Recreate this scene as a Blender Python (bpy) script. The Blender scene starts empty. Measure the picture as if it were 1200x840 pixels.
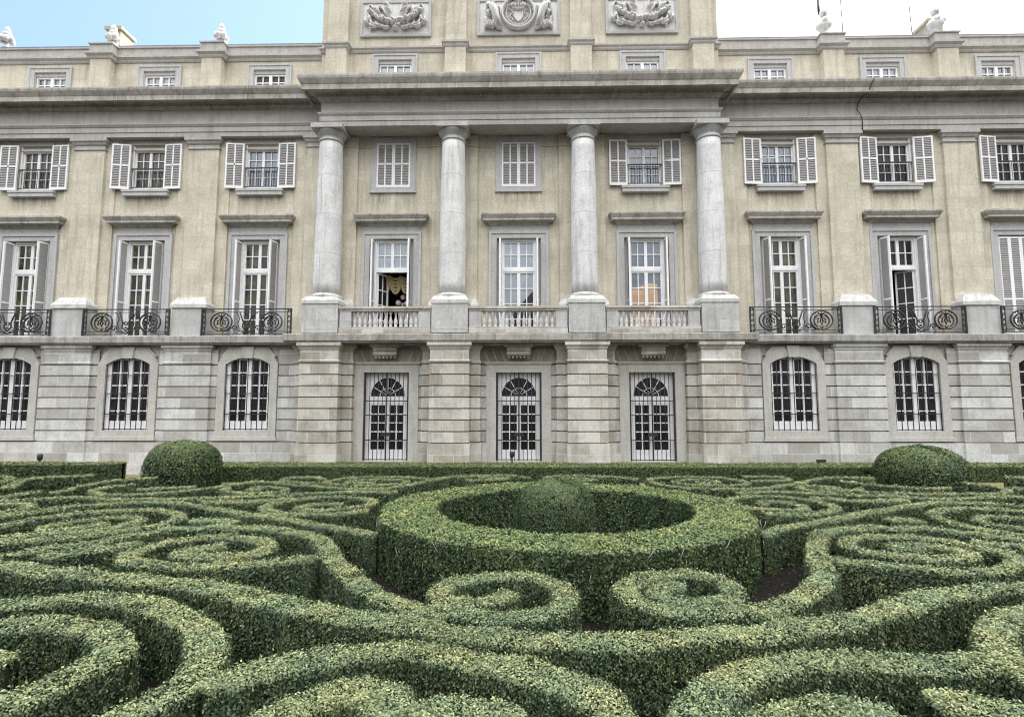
import bpy, math, random
import numpy as np
random.seed(7); RNG = np.random.default_rng(11)
scene = bpy.context.scene
COL = scene.collection
R = math.radians

# ------------------------------------------------------------------ materials
def new_mat(name):
    m = bpy.data.materials.new(name); m.use_nodes = True
    nt = m.node_tree
    return m, nt, nt.nodes['Principled BSDF']

def node(nt, kind, **kw):
    n = nt.nodes.new(kind)
    for k, v in kw.items(): setattr(n, k, v)
    return n

def ramp(nt, fac, stops):
    n = node(nt, 'ShaderNodeValToRGB')
    e = n.color_ramp.elements
    e[0].position, e[0].color = stops[0][0], (*stops[0][1], 1)
    e[1].position, e[1].color = stops[-1][0], (*stops[-1][1], 1)
    for p, c in stops[1:-1]:
        k = e.new(p); k.color = (*c, 1)
    nt.links.new(fac, n.inputs[0])
    return n.outputs[0]

def mixc(nt, a, b, fac, mode='MIX'):
    n = node(nt, 'ShaderNodeMix', data_type='RGBA', blend_type=mode)
    for s, v in ((6, a), (7, b), (0, fac)):
        if hasattr(v, 'is_linked'): nt.links.new(v, n.inputs[s])
        elif isinstance(v, tuple): n.inputs[s].default_value = (*v, 1)
        else: n.inputs[s].default_value = v
    return n.outputs[2]

def stone(name, c1, c2, stain, joint, bw=1.2, rh=.47, z0=0., jw=.008, stain_amt=.5, block=.5, rough=.85, streak=1.0, bump=.25, patch=1.6, sills=None):
    """Block stone: per-block tone, weather stains and drip streaks, fine joints."""
    m, nt, b = new_mat(name); L = nt.links.new
    geo = node(nt, 'ShaderNodeNewGeometry')
    sep = node(nt, 'ShaderNodeSeparateXYZ'); L(geo.outputs['Position'], sep.inputs[0])
    add = node(nt, 'ShaderNodeMath', operation='ADD'); L(sep.outputs[0], add.inputs[0]); L(sep.outputs[1], add.inputs[1])
    zz = node(nt, 'ShaderNodeMath', operation='SUBTRACT'); L(sep.outputs[2], zz.inputs[0]); zz.inputs[1].default_value = z0
    com = node(nt, 'ShaderNodeCombineXYZ'); L(add.outputs[0], com.inputs[0]); L(zz.outputs[0], com.inputs[1])
    br = node(nt, 'ShaderNodeTexBrick'); L(com.outputs[0], br.inputs['Vector'])
    br.inputs['Scale'].default_value = 1; br.inputs['Brick Width'].default_value = bw; br.inputs['Row Height'].default_value = rh
    br.inputs['Mortar Size'].default_value = jw; br.inputs['Mortar Smooth'].default_value = .3
    br.inputs['Color1'].default_value = (0, 0, 0, 1); br.inputs['Color2'].default_value = (1, 1, 1, 1); br.inputs['Mortar'].default_value = (.5, .5, .5, 1)
    br.inputs['Bias'].default_value = 0; br.offset = .5; br.squash = 1
    base = mixc(nt, c1, c2, br.outputs['Color'])
    base = mixc(nt, tuple((a + d) / 2 for a, d in zip(c1, c2)), base, block)
    # large weather patches
    n1 = node(nt, 'ShaderNodeTexNoise'); L(geo.outputs['Position'], n1.inputs['Vector']); n1.inputs['Scale'].default_value = patch; n1.inputs['Detail'].default_value = 6; n1.inputs['Roughness'].default_value = .68
    f1 = ramp(nt, n1.outputs['Fac'], [(.44, (0, 0, 0)), (.72, (1, 1, 1))])
    k1 = node(nt, 'ShaderNodeMath', operation='MULTIPLY'); L(f1, k1.inputs[0]); k1.inputs[1].default_value = stain_amt
    base = mixc(nt, base, stain, k1.outputs[0])
    # vertical drip streaks
    mp = node(nt, 'ShaderNodeMapping'); L(geo.outputs['Position'], mp.inputs[0]); mp.inputs['Scale'].default_value = (3.2, 3.2, .28)
    n2 = node(nt, 'ShaderNodeTexNoise'); L(mp.outputs[0], n2.inputs['Vector']); n2.inputs['Scale'].default_value = 1.5; n2.inputs['Detail'].default_value = 5; n2.inputs['Roughness'].default_value = .6
    f2 = ramp(nt, n2.outputs['Fac'], [(.5, (0, 0, 0)), (.78, (1, 1, 1))])
    k2 = node(nt, 'ShaderNodeMath', operation='MULTIPLY'); L(f2, k2.inputs[0]); k2.inputs[1].default_value = stain_amt * streak
    base = mixc(nt, base, tuple(s * .75 for s in stain), k2.outputs[0])
    if sills:                                  # rain run-off under each sill
        acc = None
        for wx in sills:
            s1 = node(nt, 'ShaderNodeMath', operation='SUBTRACT'); L(sep.outputs[0], s1.inputs[0]); s1.inputs[1].default_value = wx
            s2 = node(nt, 'ShaderNodeMath', operation='ABSOLUTE'); L(s1.outputs[0], s2.inputs[0])
            if acc is None: acc = s2.outputs[0]
            else:
                s3 = node(nt, 'ShaderNodeMath', operation='MINIMUM'); L(acc, s3.inputs[0]); L(s2.outputs[0], s3.inputs[1]); acc = s3.outputs[0]
        xm = node(nt, 'ShaderNodeMapRange', interpolation_type='SMOOTHSTEP'); L(acc, xm.inputs[0])
        for k, v in zip((1, 2, 3, 4), (1.25, .8, 0, 1)): xm.inputs[k].default_value = v
        zr = node(nt, 'ShaderNodeMapRange'); L(sep.outputs[2], zr.inputs[0])
        for k, v in zip((1, 2, 3, 4), (11.35, 12.4, 0, 1)): zr.inputs[k].default_value = v
        zc = node(nt, 'ShaderNodeMath', operation='LESS_THAN'); L(sep.outputs[2], zc.inputs[0]); zc.inputs[1].default_value = 12.45
        mp2 = node(nt, 'ShaderNodeMapping'); L(geo.outputs['Position'], mp2.inputs[0]); mp2.inputs['Scale'].default_value = (5, 5, .5)
        n5 = node(nt, 'ShaderNodeTexNoise'); L(mp2.outputs[0], n5.inputs['Vector']); n5.inputs['Scale'].default_value = 1.6; n5.inputs['Detail'].default_value = 6; n5.inputs['Roughness'].default_value = .7
        f5 = ramp(nt, n5.outputs['Fac'], [(.38, (0, 0, 0)), (.66, (1, 1, 1))]); k5 = None
        for v in (xm.outputs[0], zr.outputs[0], zc.outputs[0], f5):
            if k5 is None: k5 = v; continue
            mm = node(nt, 'ShaderNodeMath', operation='MULTIPLY'); L(k5, mm.inputs[0]); L(v, mm.inputs[1]); k5 = mm.outputs[0]
        base = mixc(nt, base, tuple(q * .62 for q in stain), k5)
    # fine grain
    n3 = node(nt, 'ShaderNodeTexNoise'); L(geo.outputs['Position'], n3.inputs['Vector']); n3.inputs['Scale'].default_value = 14; n3.inputs['Detail'].default_value = 5; n3.inputs['Roughness'].default_value = .75
    g = ramp(nt, n3.outputs['Fac'], [(.28, (.72, .72, .72)), (.72, (1.24, 1.24, 1.24))])
    base = mixc(nt, base, g, .8, 'MULTIPLY')
    base = mixc(nt, base, joint, br.outputs['Fac'])
    L(base, b.inputs['Base Color'])
    b.inputs['Roughness'].default_value = rough; b.inputs['Specular IOR Level'].default_value = .25
    bp = node(nt, 'ShaderNodeBump'); bp.inputs['Strength'].default_value = bump; bp.inputs['Distance'].default_value = .03
    hsum = node(nt, 'ShaderNodeMath', operation='SUBTRACT'); L(n3.outputs['Fac'], hsum.inputs[0]); L(br.outputs['Fac'], hsum.inputs[1])
    L(hsum.outputs[0], bp.inputs['Height']); L(bp.outputs[0], b.inputs['Normal'])
    return m

def plain(name, c, rough=.6, spec=.4, var=.12, scale=5., metal=0.):
    m, nt, b = new_mat(name); L = nt.links.new
    geo = node(nt, 'ShaderNodeNewGeometry')
    n = node(nt, 'ShaderNodeTexNoise'); L(geo.outputs['Position'], n.inputs['Vector']); n.inputs['Scale'].default_value = scale; n.inputs['Detail'].default_value = 4
    col = ramp(nt, n.outputs['Fac'], [(.3, tuple(x * (1 - var) for x in c)), (.7, tuple(min(1, x * (1 + var)) for x in c))])
    L(col, b.inputs['Base Color']); b.inputs['Roughness'].default_value = rough; b.inputs['Specular IOR Level'].default_value = spec
    b.inputs['Metallic'].default_value = metal
    return m

def glass(name, c, mirror, warm=None):
    """Old window panes: dark room, blind or painted tree/sky reflection as base colour, wavy gloss in front."""
    m, nt, b = new_mat(name); L = nt.links.new
    geo = node(nt, 'ShaderNodeNewGeometry')
    n = node(nt, 'ShaderNodeTexNoise'); L(geo.outputs['Position'], n.inputs['Vector']); n.inputs['Scale'].default_value = 2.2; n.inputs['Detail'].default_value = 4; n.inputs['Roughness'].default_value = .65
    c2 = warm or tuple(min(1, x * 2.2 + .01) for x in c)
    col = ramp(nt, n.outputs['Fac'], [(.42, c), (.66, c2)])
    L(col, b.inputs['Base Color']); b.inputs['Roughness'].default_value = .5; b.inputs['Specular IOR Level'].default_value = .2
    gl = node(nt, 'ShaderNodeBsdfGlossy'); gl.inputs['Roughness'].default_value = .03; gl.inputs['Color'].default_value = (.93, .96, 1, 1)
    bp = node(nt, 'ShaderNodeBump'); bp.inputs['Strength'].default_value = .12; bp.inputs['Distance'].default_value = .05
    n2 = node(nt, 'ShaderNodeTexNoise'); L(geo.outputs['Position'], n2.inputs['Vector']); n2.inputs['Scale'].default_value = 1.6
    L(n2.outputs['Fac'], bp.inputs['Height']); L(bp.outputs[0], gl.inputs['Normal'])
    mx = node(nt, 'ShaderNodeMixShader'); mx.inputs[0].default_value = mirror
    L(b.outputs[0], mx.inputs[1]); L(gl.outputs[0], mx.inputs[2]); L(mx.outputs[0], nt.nodes['Material Output'].inputs[0])
    return m

M = {}
M['wall'] = stone('ochre_ashlar', (.57, .525, .42), (.70, .65, .535), (.40, .36, .28), (.48, .435, .34), bw=.9, rh=.52, stain_amt=.6, block=.6, jw=.006, streak=1., patch=.9, sills=[-22.27, -17.04, -11.82, -5.82, -.17, 5.46, 11.4, 16.49, 21.68])
M['base'] = stone('grey_rusticated_stone', (.67, .67, .655), (.40, .385, .35), (.21, .195, .165), (.62, .61, .58), bw=1.35, rh=.4671, z0=1.38, stain_amt=.55, block=.95, jw=.011, streak=.7, patch=1.1)
M['pier'] = stone('brown_grey_stone', (.64, .62, .57), (.39, .355, .29), (.16, .14, .115), (.62, .60, .56), bw=.85, rh=.4671, z0=1.38, stain_amt=.58, block=.85, jw=.010, streak=.5, patch=1.3)
M['ledge'] = stone('dark_weathered_ledge_stone', (.44, .425, .39), (.33, .315, .285), (.13, .12, .105), (.5, .48, .44), bw=1.3, rh=5, stain_amt=.7, block=.8, jw=.01, patch=2.4)
M['vous'] = stone('brown_stained_voussoir_stone', (.44, .40, .33), (.30, .265, .21), (.15, .135, .11), (.5, .48, .44), bw=.7, rh=1.4, z0=4.2, stain_amt=.6, block=.8, jw=.004, patch=2.)
M['trim'] = stone('grey_trim_stone', (.54, .52, .485), (.46, .44, .41), (.28, .265, .24), (.37, .36, .34), bw=1.5, rh=3.1, stain_amt=.45, block=.6, jw=.007)
M['cornice'] = stone('weathered_cornice_stone', (.58, .555, .505), (.46, .435, .385), (.17, .155, .13), (.68, .66, .61), bw=1.45, rh=5, stain_amt=.6, block=.7, jw=.012, patch=2.2)
M['column'] = stone('pale_column_stone', (.80, .795, .785), (.67, .665, .66), (.46, .45, .43), (.36, .36, .36), bw=9, rh=1.72, z0=.75, stain_amt=.6, block=.8, jw=.009, streak=1.3)
M['pale'] = stone('pale_granite', (.58, .58, .57), (.47, .465, .45), (.29, .28, .265), (.42, .41, .39), bw=.95, rh=.52, z0=5.88, stain_amt=.5, block=.8, jw=.008)
M['cap_stone'] = stone('weathered_cap_stone', (.66, .655, .64), (.57, .565, .55), (.30, .285, .26), (.42, .41, .4), bw=4, rh=4, stain_amt=.6, block=.4, jw=.003, patch=3.)
M['white_stone'] = stone('white_marble', (.78, .77, .76), (.70, .69, .68), (.42, .39, .35), (.55, .54, .52), bw=4, rh=4, stain_amt=.35, block=.3, jw=.002)
M['surround'] = stone('blue_grey_surround', (.55, .55, .545), (.48, .48, .475), (.35, .34, .32), (.44, .44, .43), bw=6, rh=2.2, stain_amt=.4, block=.4, jw=.005)
M['door_stone'] = stone('door_surround_stone', (.54, .525, .485), (.46, .445, .405), (.28, .265, .23), (.42, .41, .39), bw=6, rh=1.5, stain_amt=.4, block=.5, jw=.006)
M['paint'] = plain('white_paint', (.86, .86, .865), .5, .4, .06, 8)
M['shutter'] = plain('grey_louvre_paint', (.37, .355, .345), .6, .3, .08, 9)
M['iron'] = plain('black_iron', (.022, .023, .027), .5, .5, .2, 9)
M['lead'] = plain('grey_lead_sheet', (.20, .205, .215), .55, .4, .25, 3)
M['soffit'] = plain('dark_reveal', (.17, .15, .125), .8, .2, .2, 6)
M['g_dark'] = glass('glass_dark_room', (.006, .006, .007), .03, (.022, .021, .018))
M['g_tree'] = glass('glass_painted_tree_reflection', (.014, .014, .010), .07, (.10, .085, .035))  # olive tones are reflected trees, put into the pane colour
M['g_sky'] = glass('glass_painted_blue_sky', (.05, .075, .12), .16, (.10, .14, .20))  # blue of the reflected sky painted into the base colour
M['g_sky2'] = glass('glass_painted_pale_sky', (.17, .22, .28), .22, (.28, .33, .38))  # paler sky reflection, likewise held in the pane's own colour
M['g_orange'] = glass('glass_orange_blind', (.46, .25, .10), .14, (.58, .40, .21))
M['g_attic'] = glass('glass_attic', (.03, .04, .06), .2, (.14, .16, .19))
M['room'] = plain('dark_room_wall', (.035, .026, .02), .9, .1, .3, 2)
M['cream'] = plain('cream_curtain_cloth', (.50, .40, .24), .8, .2, .15, 6)
M['globe'] = plain('white_glass_globe', (.85, .82, .76), .25, .5, .03, 4)
M['bust'] = plain('white_marble_finial', (.62, .61, .60), .75, .25, .2, 7)
M['brick'] = plain('yellow_chimney_render', (.46, .41, .31), .9, .1, .2, 4)

# ------------------------------------------------------------------ mesh helpers
class MB:
    def __init__(s): s.v = []; s.f = []; s.mi = []; s.m = 0; s.sm = []
    def add(s, vs, fs, smooth=False):
        o = len(s.v); s.v += [tuple(map(float, p)) for p in vs]
        for f in fs: s.f.append(tuple(i + o for i in f)); s.mi.append(s.m); s.sm.append(smooth)
        return s
    def box(s, x0, x1, y0, y1, z0, z1):
        return s.add([(x0, y0, z0), (x1, y0, z0), (x1, y1, z0), (x0, y1, z0), (x0, y0, z1), (x1, y0, z1), (x1, y1, z1), (x0, y1, z1)],
                     [(0, 1, 5, 4), (1, 2, 6, 5), (2, 3, 7, 6), (3, 0, 4, 7), (4, 5, 6, 7), (3, 2, 1, 0)])
    def frustum(s, x0, x1, y0, y1, z0, z1, ins, back=0.):
        return s.add([(x0, y0, z0), (x1, y0, z0), (x1, y1, z0), (x0, y1, z0), (x0 + ins, y0 + ins, z1), (x1 - ins, y0 + ins, z1), (x1 - ins, y1 - back, z1), (x0 + ins, y1 - back, z1)],
                     [(0, 1, 5, 4), (1, 2, 6, 5), (2, 3, 7, 6), (3, 0, 4, 7), (4, 5, 6, 7), (3, 2, 1, 0)])
    def lathe(s, prof, cx=0, cy=0, n=24, lobes=0, amp=0., cap=True, sx=1., sy=1.):
        vs = []; fs = []
        for (r, z) in prof:
            for k in range(n):
                a = 2 * math.pi * k / n
                rr = r * (1 + amp * math.cos(lobes * a)) if lobes else r
                vs.append((cx + sx * rr * math.cos(a), cy + sy * rr * math.sin(a), z))
        for i in range(len(prof) - 1):
            for k in range(n):
                fs.append((i * n + k, i * n + (k + 1) % n, (i + 1) * n + (k + 1) % n, (i + 1) * n + k))
        if cap:
            fs.append(tuple(range(n))[::-1]); fs.append(tuple((len(prof) - 1) * n + k for k in range(n)))
        return s.add(vs, fs, True)
    def blob(s, c, r, sx=1, sy=1, sz=1, n=8, m=6):
        vs = [(c[0], c[1], c[2] - r * sz)]
        for i in range(1, m):
            t = -math.pi / 2 + math.pi * i / m
            for k in range(n):
                a = 2 * math.pi * k / n
                vs.append((c[0] + r * sx * math.cos(t) * math.cos(a), c[1] + r * sy * math.cos(t) * math.sin(a), c[2] + r * sz * math.sin(t)))
        vs.append((c[0], c[1], c[2] + r * sz)); fs = []
        for k in range(n):
            fs.append((0, 1 + (k + 1) % n, 1 + k))
            fs.append((len(vs) - 1, 1 + (m - 2) * n + k, 1 + (m - 2) * n + (k + 1) % n))
            for i in range(m - 2):
                a = 1 + i * n + k; b = 1 + i * n + (k + 1) % n
                fs.append((a, b, b + n, a + n))
        return s.add(vs, fs, True)
    def tube(s, pts, r, n=5, closed=False):
        P = [np.array(p, float) for p in pts]; N = len(P); vs = []; fs = []
        for i, p in enumerate(P):
            a = P[(i - 1) % N] if (i > 0 or closed) else p; b = P[(i + 1) % N] if (i < N - 1 or closed) else p
            t = b - a; t /= (np.linalg.norm(t) + 1e-9)
            u = np.cross(t, (0, 1, 0) if abs(t[1]) < .9 else (1, 0, 0)); u /= np.linalg.norm(u); w = np.cross(t, u)
            rr = r[i] if isinstance(r, (list, tuple)) else r
            for k in range(n):
                q = 2 * math.pi * (k + .5) / n
                vs.append(tuple(p + rr * (math.cos(q) * u + math.sin(q) * w)))
        for i in range(N if closed else N - 1):
            for k in range(n):
                j = (i + 1) % N
                fs.append((i * n + k, i * n + (k + 1) % n, j * n + (k + 1) % n, j * n + k))
        if not closed:
            fs.append(tuple(range(n))[::-1]); fs.append(tuple((N - 1) * n + k for k in range(n)))
        return s.add(vs, fs, True)
    def sweep(s, path, prof):
        """Extrude a moulding profile [(out, z)] along a plan path [(x, y)], mitred; 'out' is to the right of travel."""
        P = [np.array(p, float) for p in path]; nn = []
        for i in range(len(P) - 1):
            d = P[i + 1] - P[i]; d /= np.linalg.norm(d); nn.append(np.array((d[1], -d[0])))
        off = []
        for i in range(len(P)):
            if i == 0: off.append(nn[0])
            elif i == len(P) - 1: off.append(nn[-1])
            else:
                a, b = nn[i - 1], nn[i]; off.append((a + b) / (1 + a.dot(b)))
        vs = []; fs = []; k = len(prof)
        for i in range(len(P)):
            for o, z in prof: q = P[i] + off[i] * o; vs.append((q[0], q[1], z))
        for i in range(len(P) - 1):
            for j in range(k - 1):
                fs.append((i * k + j, (i + 1) * k + j, (i + 1) * k + j + 1, i * k + j + 1))
        fs.append(tuple(range(k))[::-1]); fs.append(tuple((len(P) - 1) * k + j for j in range(k)))
        return s.add(vs, fs)
    def mesh(s, name, mats):
        me = bpy.data.meshes.new(name); me.from_pydata(s.v, [], s.f)
        for m in (mats if isinstance(mats, (list, tuple)) else [mats]): me.materials.append(m)
        me.polygons.foreach_set('material_index', s.mi); me.polygons.foreach_set('use_smooth', s.sm)
        me.update(); return me
    def build(s, name, mats, parent=None, loc=(0, 0, 0), rz=0.):
        return put(name, s.mesh(name, mats), parent, loc, rz)

def put(name, me, parent=None, loc=(0, 0, 0), rz=0.):
    o = bpy.data.objects.new(name, me); COL.objects.link(o)
    o.location = loc; o.rotation_euler = (0, 0, rz)
    if parent: o.parent = parent
    return o

def thing(name, label, cat, loc=(0, 0, 0), group=None, rz=0.):
    o = bpy.data.objects.new(name, None); COL.objects.link(o); o.location = loc; o.rotation_euler = (0, 0, rz)
    o.empty_display_size = .3
    return tag(o, label, cat, group)

def tag(o, label, cat, group=None):
    o['label'] = label; o['category'] = cat
    if group: o['group'] = group
    return o

def structure(o, kind='structure'):
    o['kind'] = kind; return o

def arc(cx, cz, r, a0, a1, n=14, y=0., r1=None, sx=1., sz=1.):
    out = []
    for i in range(n + 1):
        t = i / n; a = R(a0 + (a1 - a0) * t); rr = r + ((r1 - r) * t if r1 is not None else 0)
        out.append((cx + sx * rr * math.cos(a), y, cz + sz * rr * math.sin(a)))
    return out
# ------------------------------------------------------------------ the palace
C0, YW = -0.17, 23.3
PAL = thing('palace', 'long pale stone palace with four columns and shuttered windows behind the hedge garden', 'palace', (C0, YW, 0))
WX = [-22.1, -16.87, -11.65, -5.65, 0.0, 5.63, 11.57, 16.66, 21.85]
WING = [0, 1, 2, 6, 7, 8]; PAV = [3, 4, 5]
PIL = [-19.5, -14.25, 14.3, 19.4]           # wing pilasters
COLX = [-8.26, -2.85, 2.82, 8.27]           # columns
XE = 34.0

def cut(lo, hi, holes):
    seg = [(lo, hi)]
    for a, b in holes:
        out = []
        for s, e in seg:
            if b <= s or a >= e: out.append((s, e)); continue
            if a > s: out.append((s, a))
            if b < e: out.append((b, e))
        seg = out
    return [q for q in seg if q[1] - q[0] > .01]

def wall(mb, x0, x1, z0, z1, y, back, holes):
    xs = sorted({x0, x1, *[h[0] for h in holes], *[h[1] for h in holes]})
    zs = sorted({z0, z1, *[h[2] for h in holes], *[h[3] for h in holes]})
    for i in range(len(xs) - 1):
        for j in range(len(zs) - 1):
            cx, cz = (xs[i] + xs[i + 1]) / 2, (zs[j] + zs[j + 1]) / 2
            if any(h[0] < cx < h[1] and h[2] < cz < h[3] for h in holes): continue
            mb.add([(xs[i], y, zs[j]), (xs[i + 1], y, zs[j]), (xs[i + 1], y, zs[j + 1]), (xs[i], y, zs[j + 1])], [(0, 1, 2, 3)])
    for a, b, c, d in holes:
        mb.add([(a, y, c), (b, y, c), (b, y, d), (a, y, d), (a, back, c), (b, back, c), (b, back, d), (a, back, d)],
               [(0, 4, 5, 1), (1, 5, 6, 2), (2, 6, 7, 3), (3, 7, 4, 0)])

# --- main wall (first and second floor), ochre ashlar
mb = MB()
holes = [(x - .76, x + .76, 12.66, 14.74) for x in WX] + [(x - .975, x + .975, 5.9, 10.3) for x in WX]
wall(mb, -XE, XE, 5.4, 15.3, 0, .42, holes)
for x in PIL:                                  # shallow strips beside the pilasters
    for s in (-1, 1): mb.box(x + s * .93 - .24, x + s * .93 + .24, -.07, .05, 5.8, 14.98)
for x in COLX:
    mb.box(x - 1.02, x + 1.02, -.14, .05, 5.8, 15.02)
    mb.box(x - 1.05, x + 1.05, -.18, .05, 14.5, 14.56)
for s in (-1, 1):                              # half strips beside the pavilion
    mb.box(min(s * 9.26, s * 10.1), max(s * 9.26, s * 10.1), -.09, .05, 5.8, 14.985)
for i in WING: mb.box(WX[i] - 1.9, WX[i] + 1.9, -.03, .05, 14.52, 14.565)
for i in PAV: mb.box(WX[i] - 1.85, WX[i] + 1.85, -.04, .05, 14.52, 14.57)
mb.build('wall', M['wall'], PAL)

# --- rusticated ground floor
mb = MB()
gh = [(WX[i] - .975, WX[i] + .975, 1.85, 4.98) for i in WING]
dh = [(WX[i] - .965, WX[i] + .965, .12, 4.31) for i in PAV]
wall(mb, -XE, XE, 0, 5.5, -.33, .1, gh + dh)
blk = [(WX[i] - 1.33, WX[i] + 1.33) for i in WING] + [(WX[i] - 1.375, WX[i] + 1.375) for i in PAV]
for k in range(7):
    za, zb = 1.38 + .4671 * k + .025, 1.38 + .4671 * (k + 1) - .025
    for a, b in cut(-XE, XE, blk): mb.box(a, b, -.452, -.32, za, zb)
for a, b in cut(-XE, XE, [(WX[i] - 1.375, WX[i] + 1.375) for i in PAV]): mb.box(a, b, -.52, -.40, 0, 1.36)
for a, b in cut(-XE, XE, [(WX[i] - 1.33, WX[i] + 1.33) for i in WING]): mb.box(a, b, -.443, -.40, 4.68, 5.3)
mb.build('wall', M['base'], PAL)
# projecting strips under the wing pilasters
for x in PIL:
    m = MB()
    for k in range(7):
        za, zb = 1.38 + .4671 * k + .025, 1.38 + .4671 * (k + 1) - .025
        m.box(-1.02, 1.02, -.57, -.42, za, zb); m.box(-.93, .93, -.47, -.42, za - .05, za)
    m.box(-1.04, 1.04, -.62, -.42, 0, 1.362)
    m.box(-1.0, 1.0, -.545, -.42, 4.65, 5.3)
    m.sweep([(-1.0, -.42), (-1.0, -.545), (1.0, -.545), (1.0, -.42)], [(0, 4.66), (.05, 4.68), (.07, 4.73), (.03, 4.76), (0, 4.78)])
    m.sweep([(-1.0, -.42), (-1.0, -.545), (1.0, -.545), (1.0, -.42)], [(0, 5.22), (.04, 5.25), (.04, 5.3), (.12, 5.38), (.12, 5.49), (0, 5.49)])
    m.build('pilaster_base', M['base'], PAL, (x, 0, 0))
# piers under the columns
for x in COLX:
    m = MB()
    for k in range(7):
        za, zb = 1.38 + .4671 * k + .025, 1.38 + .4671 * (k + 1) - .025
        m.box(-.82, .82, -1.33, -.7, za, zb); m.box(-.73, .73, -1.22, -.7, za - .05, za)
        m.box(-1.24, 1.24, -.76, -.42, za, zb); m.box(-1.15, 1.15, -.65, -.42, za - .05, za)
    m.box(-.86, .86, -1.37, -.7, 0, 1.362); m.box(-1.28, 1.28, -.8, -.42, 0, 1.36)
    m.box(-.80, .80, -1.31, -.7, 4.65, 5.3); m.box(-1.22, 1.22, -.74, -.42, 4.651, 5.3)
    for px, py in ((.8, -1.31), (1.22, -.74)):
        pa = [(-px, -.42), (-px, py), (px, py), (px, -.42)]
        m.sweep(pa, [(0, 4.66), (.05, 4.68), (.07, 4.74), (.03, 4.77), (0, 4.79)])
        m.sweep(pa, [(0, 5.2), (.03, 5.23), (.05, 5.3), (.12, 5.38), (.12, 5.495), (0, 5.495)])
    m.build('pier', M['pier'], PAL, (x, 0, 0))

# --- balcony ledge running round the whole front
m = MB()
led = [(-.3, 5.5), (.22, 5.5), (.25, 5.56), (.3, 5.58), (.3, 5.83), (.26, 5.87), (-.3, 5.88)]
m.sweep([(-XE, -.5), (-9.5, -.5), (-9.5, -1.12), (9.5, -1.12), (9.5, -.5), (XE, -.5)], led)
m.box(-9.2, 9.2, -1.1, .0, 5.52, 5.86)
m.build('balcony_ledge', M['ledge'], PAL)

# --- ground-floor windows
def seg_arch(hw, zs, zc, off=0., n=10):
    rise = zc - zs; r = (hw * hw + rise * rise) / (2 * rise); cz = zc - r; a = math.asin(hw / r)
    return [((r + off) * math.sin(-a + 2 * a * i / n), cz + (r + off) * math.cos(-a + 2 * a * i / n)) for i in range(n + 1)]

def extr(mb, poly, y0, y1):
    n = len(poly)
    vs = [(x, y0, z) for x, z in poly] + [(x, y1, z) for x, z in poly]
    return mb.add(vs, [tuple(range(n))[::-1], tuple(range(n, 2 * n))] + [(i, (i + 1) % n, n + (i + 1) % n, n + i) for i in range(n)])

def strip(mb, inner, outer, y0, y1):
    n = len(inner); vs = []
    for (a, b), (c, d) in zip(inner, outer): vs += [(a, y0, b), (c, y0, d), (a, y1, b), (c, y1, d)]
    fs = []
    for i in range(n - 1):
        p, q = 4 * i, 4 * i + 4
        fs += [(p, p + 1, q + 1, q), (p + 2, q + 2, q + 3, p + 3), (p, q, q + 2, p + 2), (p + 1, p + 3, q + 3, q + 1)]
    fs += [(0, 2, 3, 1), (4 * n - 4, 4 * n - 3, 4 * n - 1, 4 * n - 2)]
    return mb.add(vs, fs)

ain = seg_arch(.97, 4.66, 4.97)
aout = [(x * 1.34, z + (.24 if abs(x) > .9 else .34)) for x, z in ain]
m = MB()
strip(m, [(-.97, 1.85)] + ain + [(.97, 1.85)], [(-1.3, 1.85)] + [(-1.3, 4.70)] + aout[1:-1] + [(1.3, 4.70), (1.3, 1.85)], -.5, .08)
m.box(-1.3, 1.3, -.503, .0, 1.56, 1.849); m.box(-1.36, 1.36, -.56, .0, 1.42, 1.558)
extr(m, [(-.2, 4.93), (.2, 4.93), (.27, 5.42), (-.27, 5.42)], -.56, -.3)
for s in (-1, 1): extr(m, [(s * .22, 5.0), (s * .29, 5.4), (s * .86, 5.4), (s * 1.2, 5.02), (s * .8, 4.9)][::s], -.47, -.3)
gs_me = m.mesh('surround', M['door_stone'])
# white casement
m = MB()
def bars(mb, x0, x1, z0, z1, cols, rows, y, t=.042, d=.05, edge=.075):
    mb.box(x0, x0 + edge, y - d, y + d, z0, z1); mb.box(x1 - edge, x1, y - d, y + d, z0, z1)
    mb.box(x0 + edge, x1 - edge, y - d, y + d, z0, z0 + edge * 1.5); mb.box(x0 + edge, x1 - edge, y - d, y + d, z1 - edge, z1)
    ax, bx, az, bz = x0 + edge, x1 - edge, z0 + edge * 1.5, z1 - edge
    for c in range(1, cols): q = ax + (bx - ax) * c / cols; mb.box(q - t / 2, q + t / 2, y - d * .6, y + d * .6, az, bz)
    for r in range(1, rows): q = az + (bz - az) * r / rows; mb.box(ax, bx, y - d * .5, y + d * .5, q - t / 2, q + t / 2)
bars(m, -.9, 0.0, 2.0, 4.95, 2, 5, -.29, t=.05, edge=.085); bars(m, 0.0, .9, 2.0, 4.95, 2, 5, -.29, t=.05, edge=.085)
m.box(-.97, -.9, -.37, -.12, 1.85, 4.75); m.box(.9, .97, -.37, -.12, 1.85, 4.75); m.box(-.9, .9, -.345, -.2, 1.85, 2.25); m.box(-.1, .1, -.35, -.2, 2.25, 4.85)
gw_me = m.mesh('window', M['paint'])
m = MB().add([(-.96, -.26, 1.86), (.96, -.26, 1.86), (.96, -.26, 4.97), (-.96, -.26, 4.97)], [(0, 1, 2, 3)])
gp_me = m.mesh('pane', M['g_dark'])
m = MB()                                      # iron grille
for k in range(9):
    x = -.93 + 1.86 * k / 8
    zt = 4.97 - .31 * (abs(x) / .97) ** 2 - .02
    m.tube([(x, -.44, 1.86), (x, -.44, zt)], .019, 5)
for z in (1.9, 2.55, 3.42, 4.2): m.box(-.965, .965, -.452, -.428, z - .018, z + .018)
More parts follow.
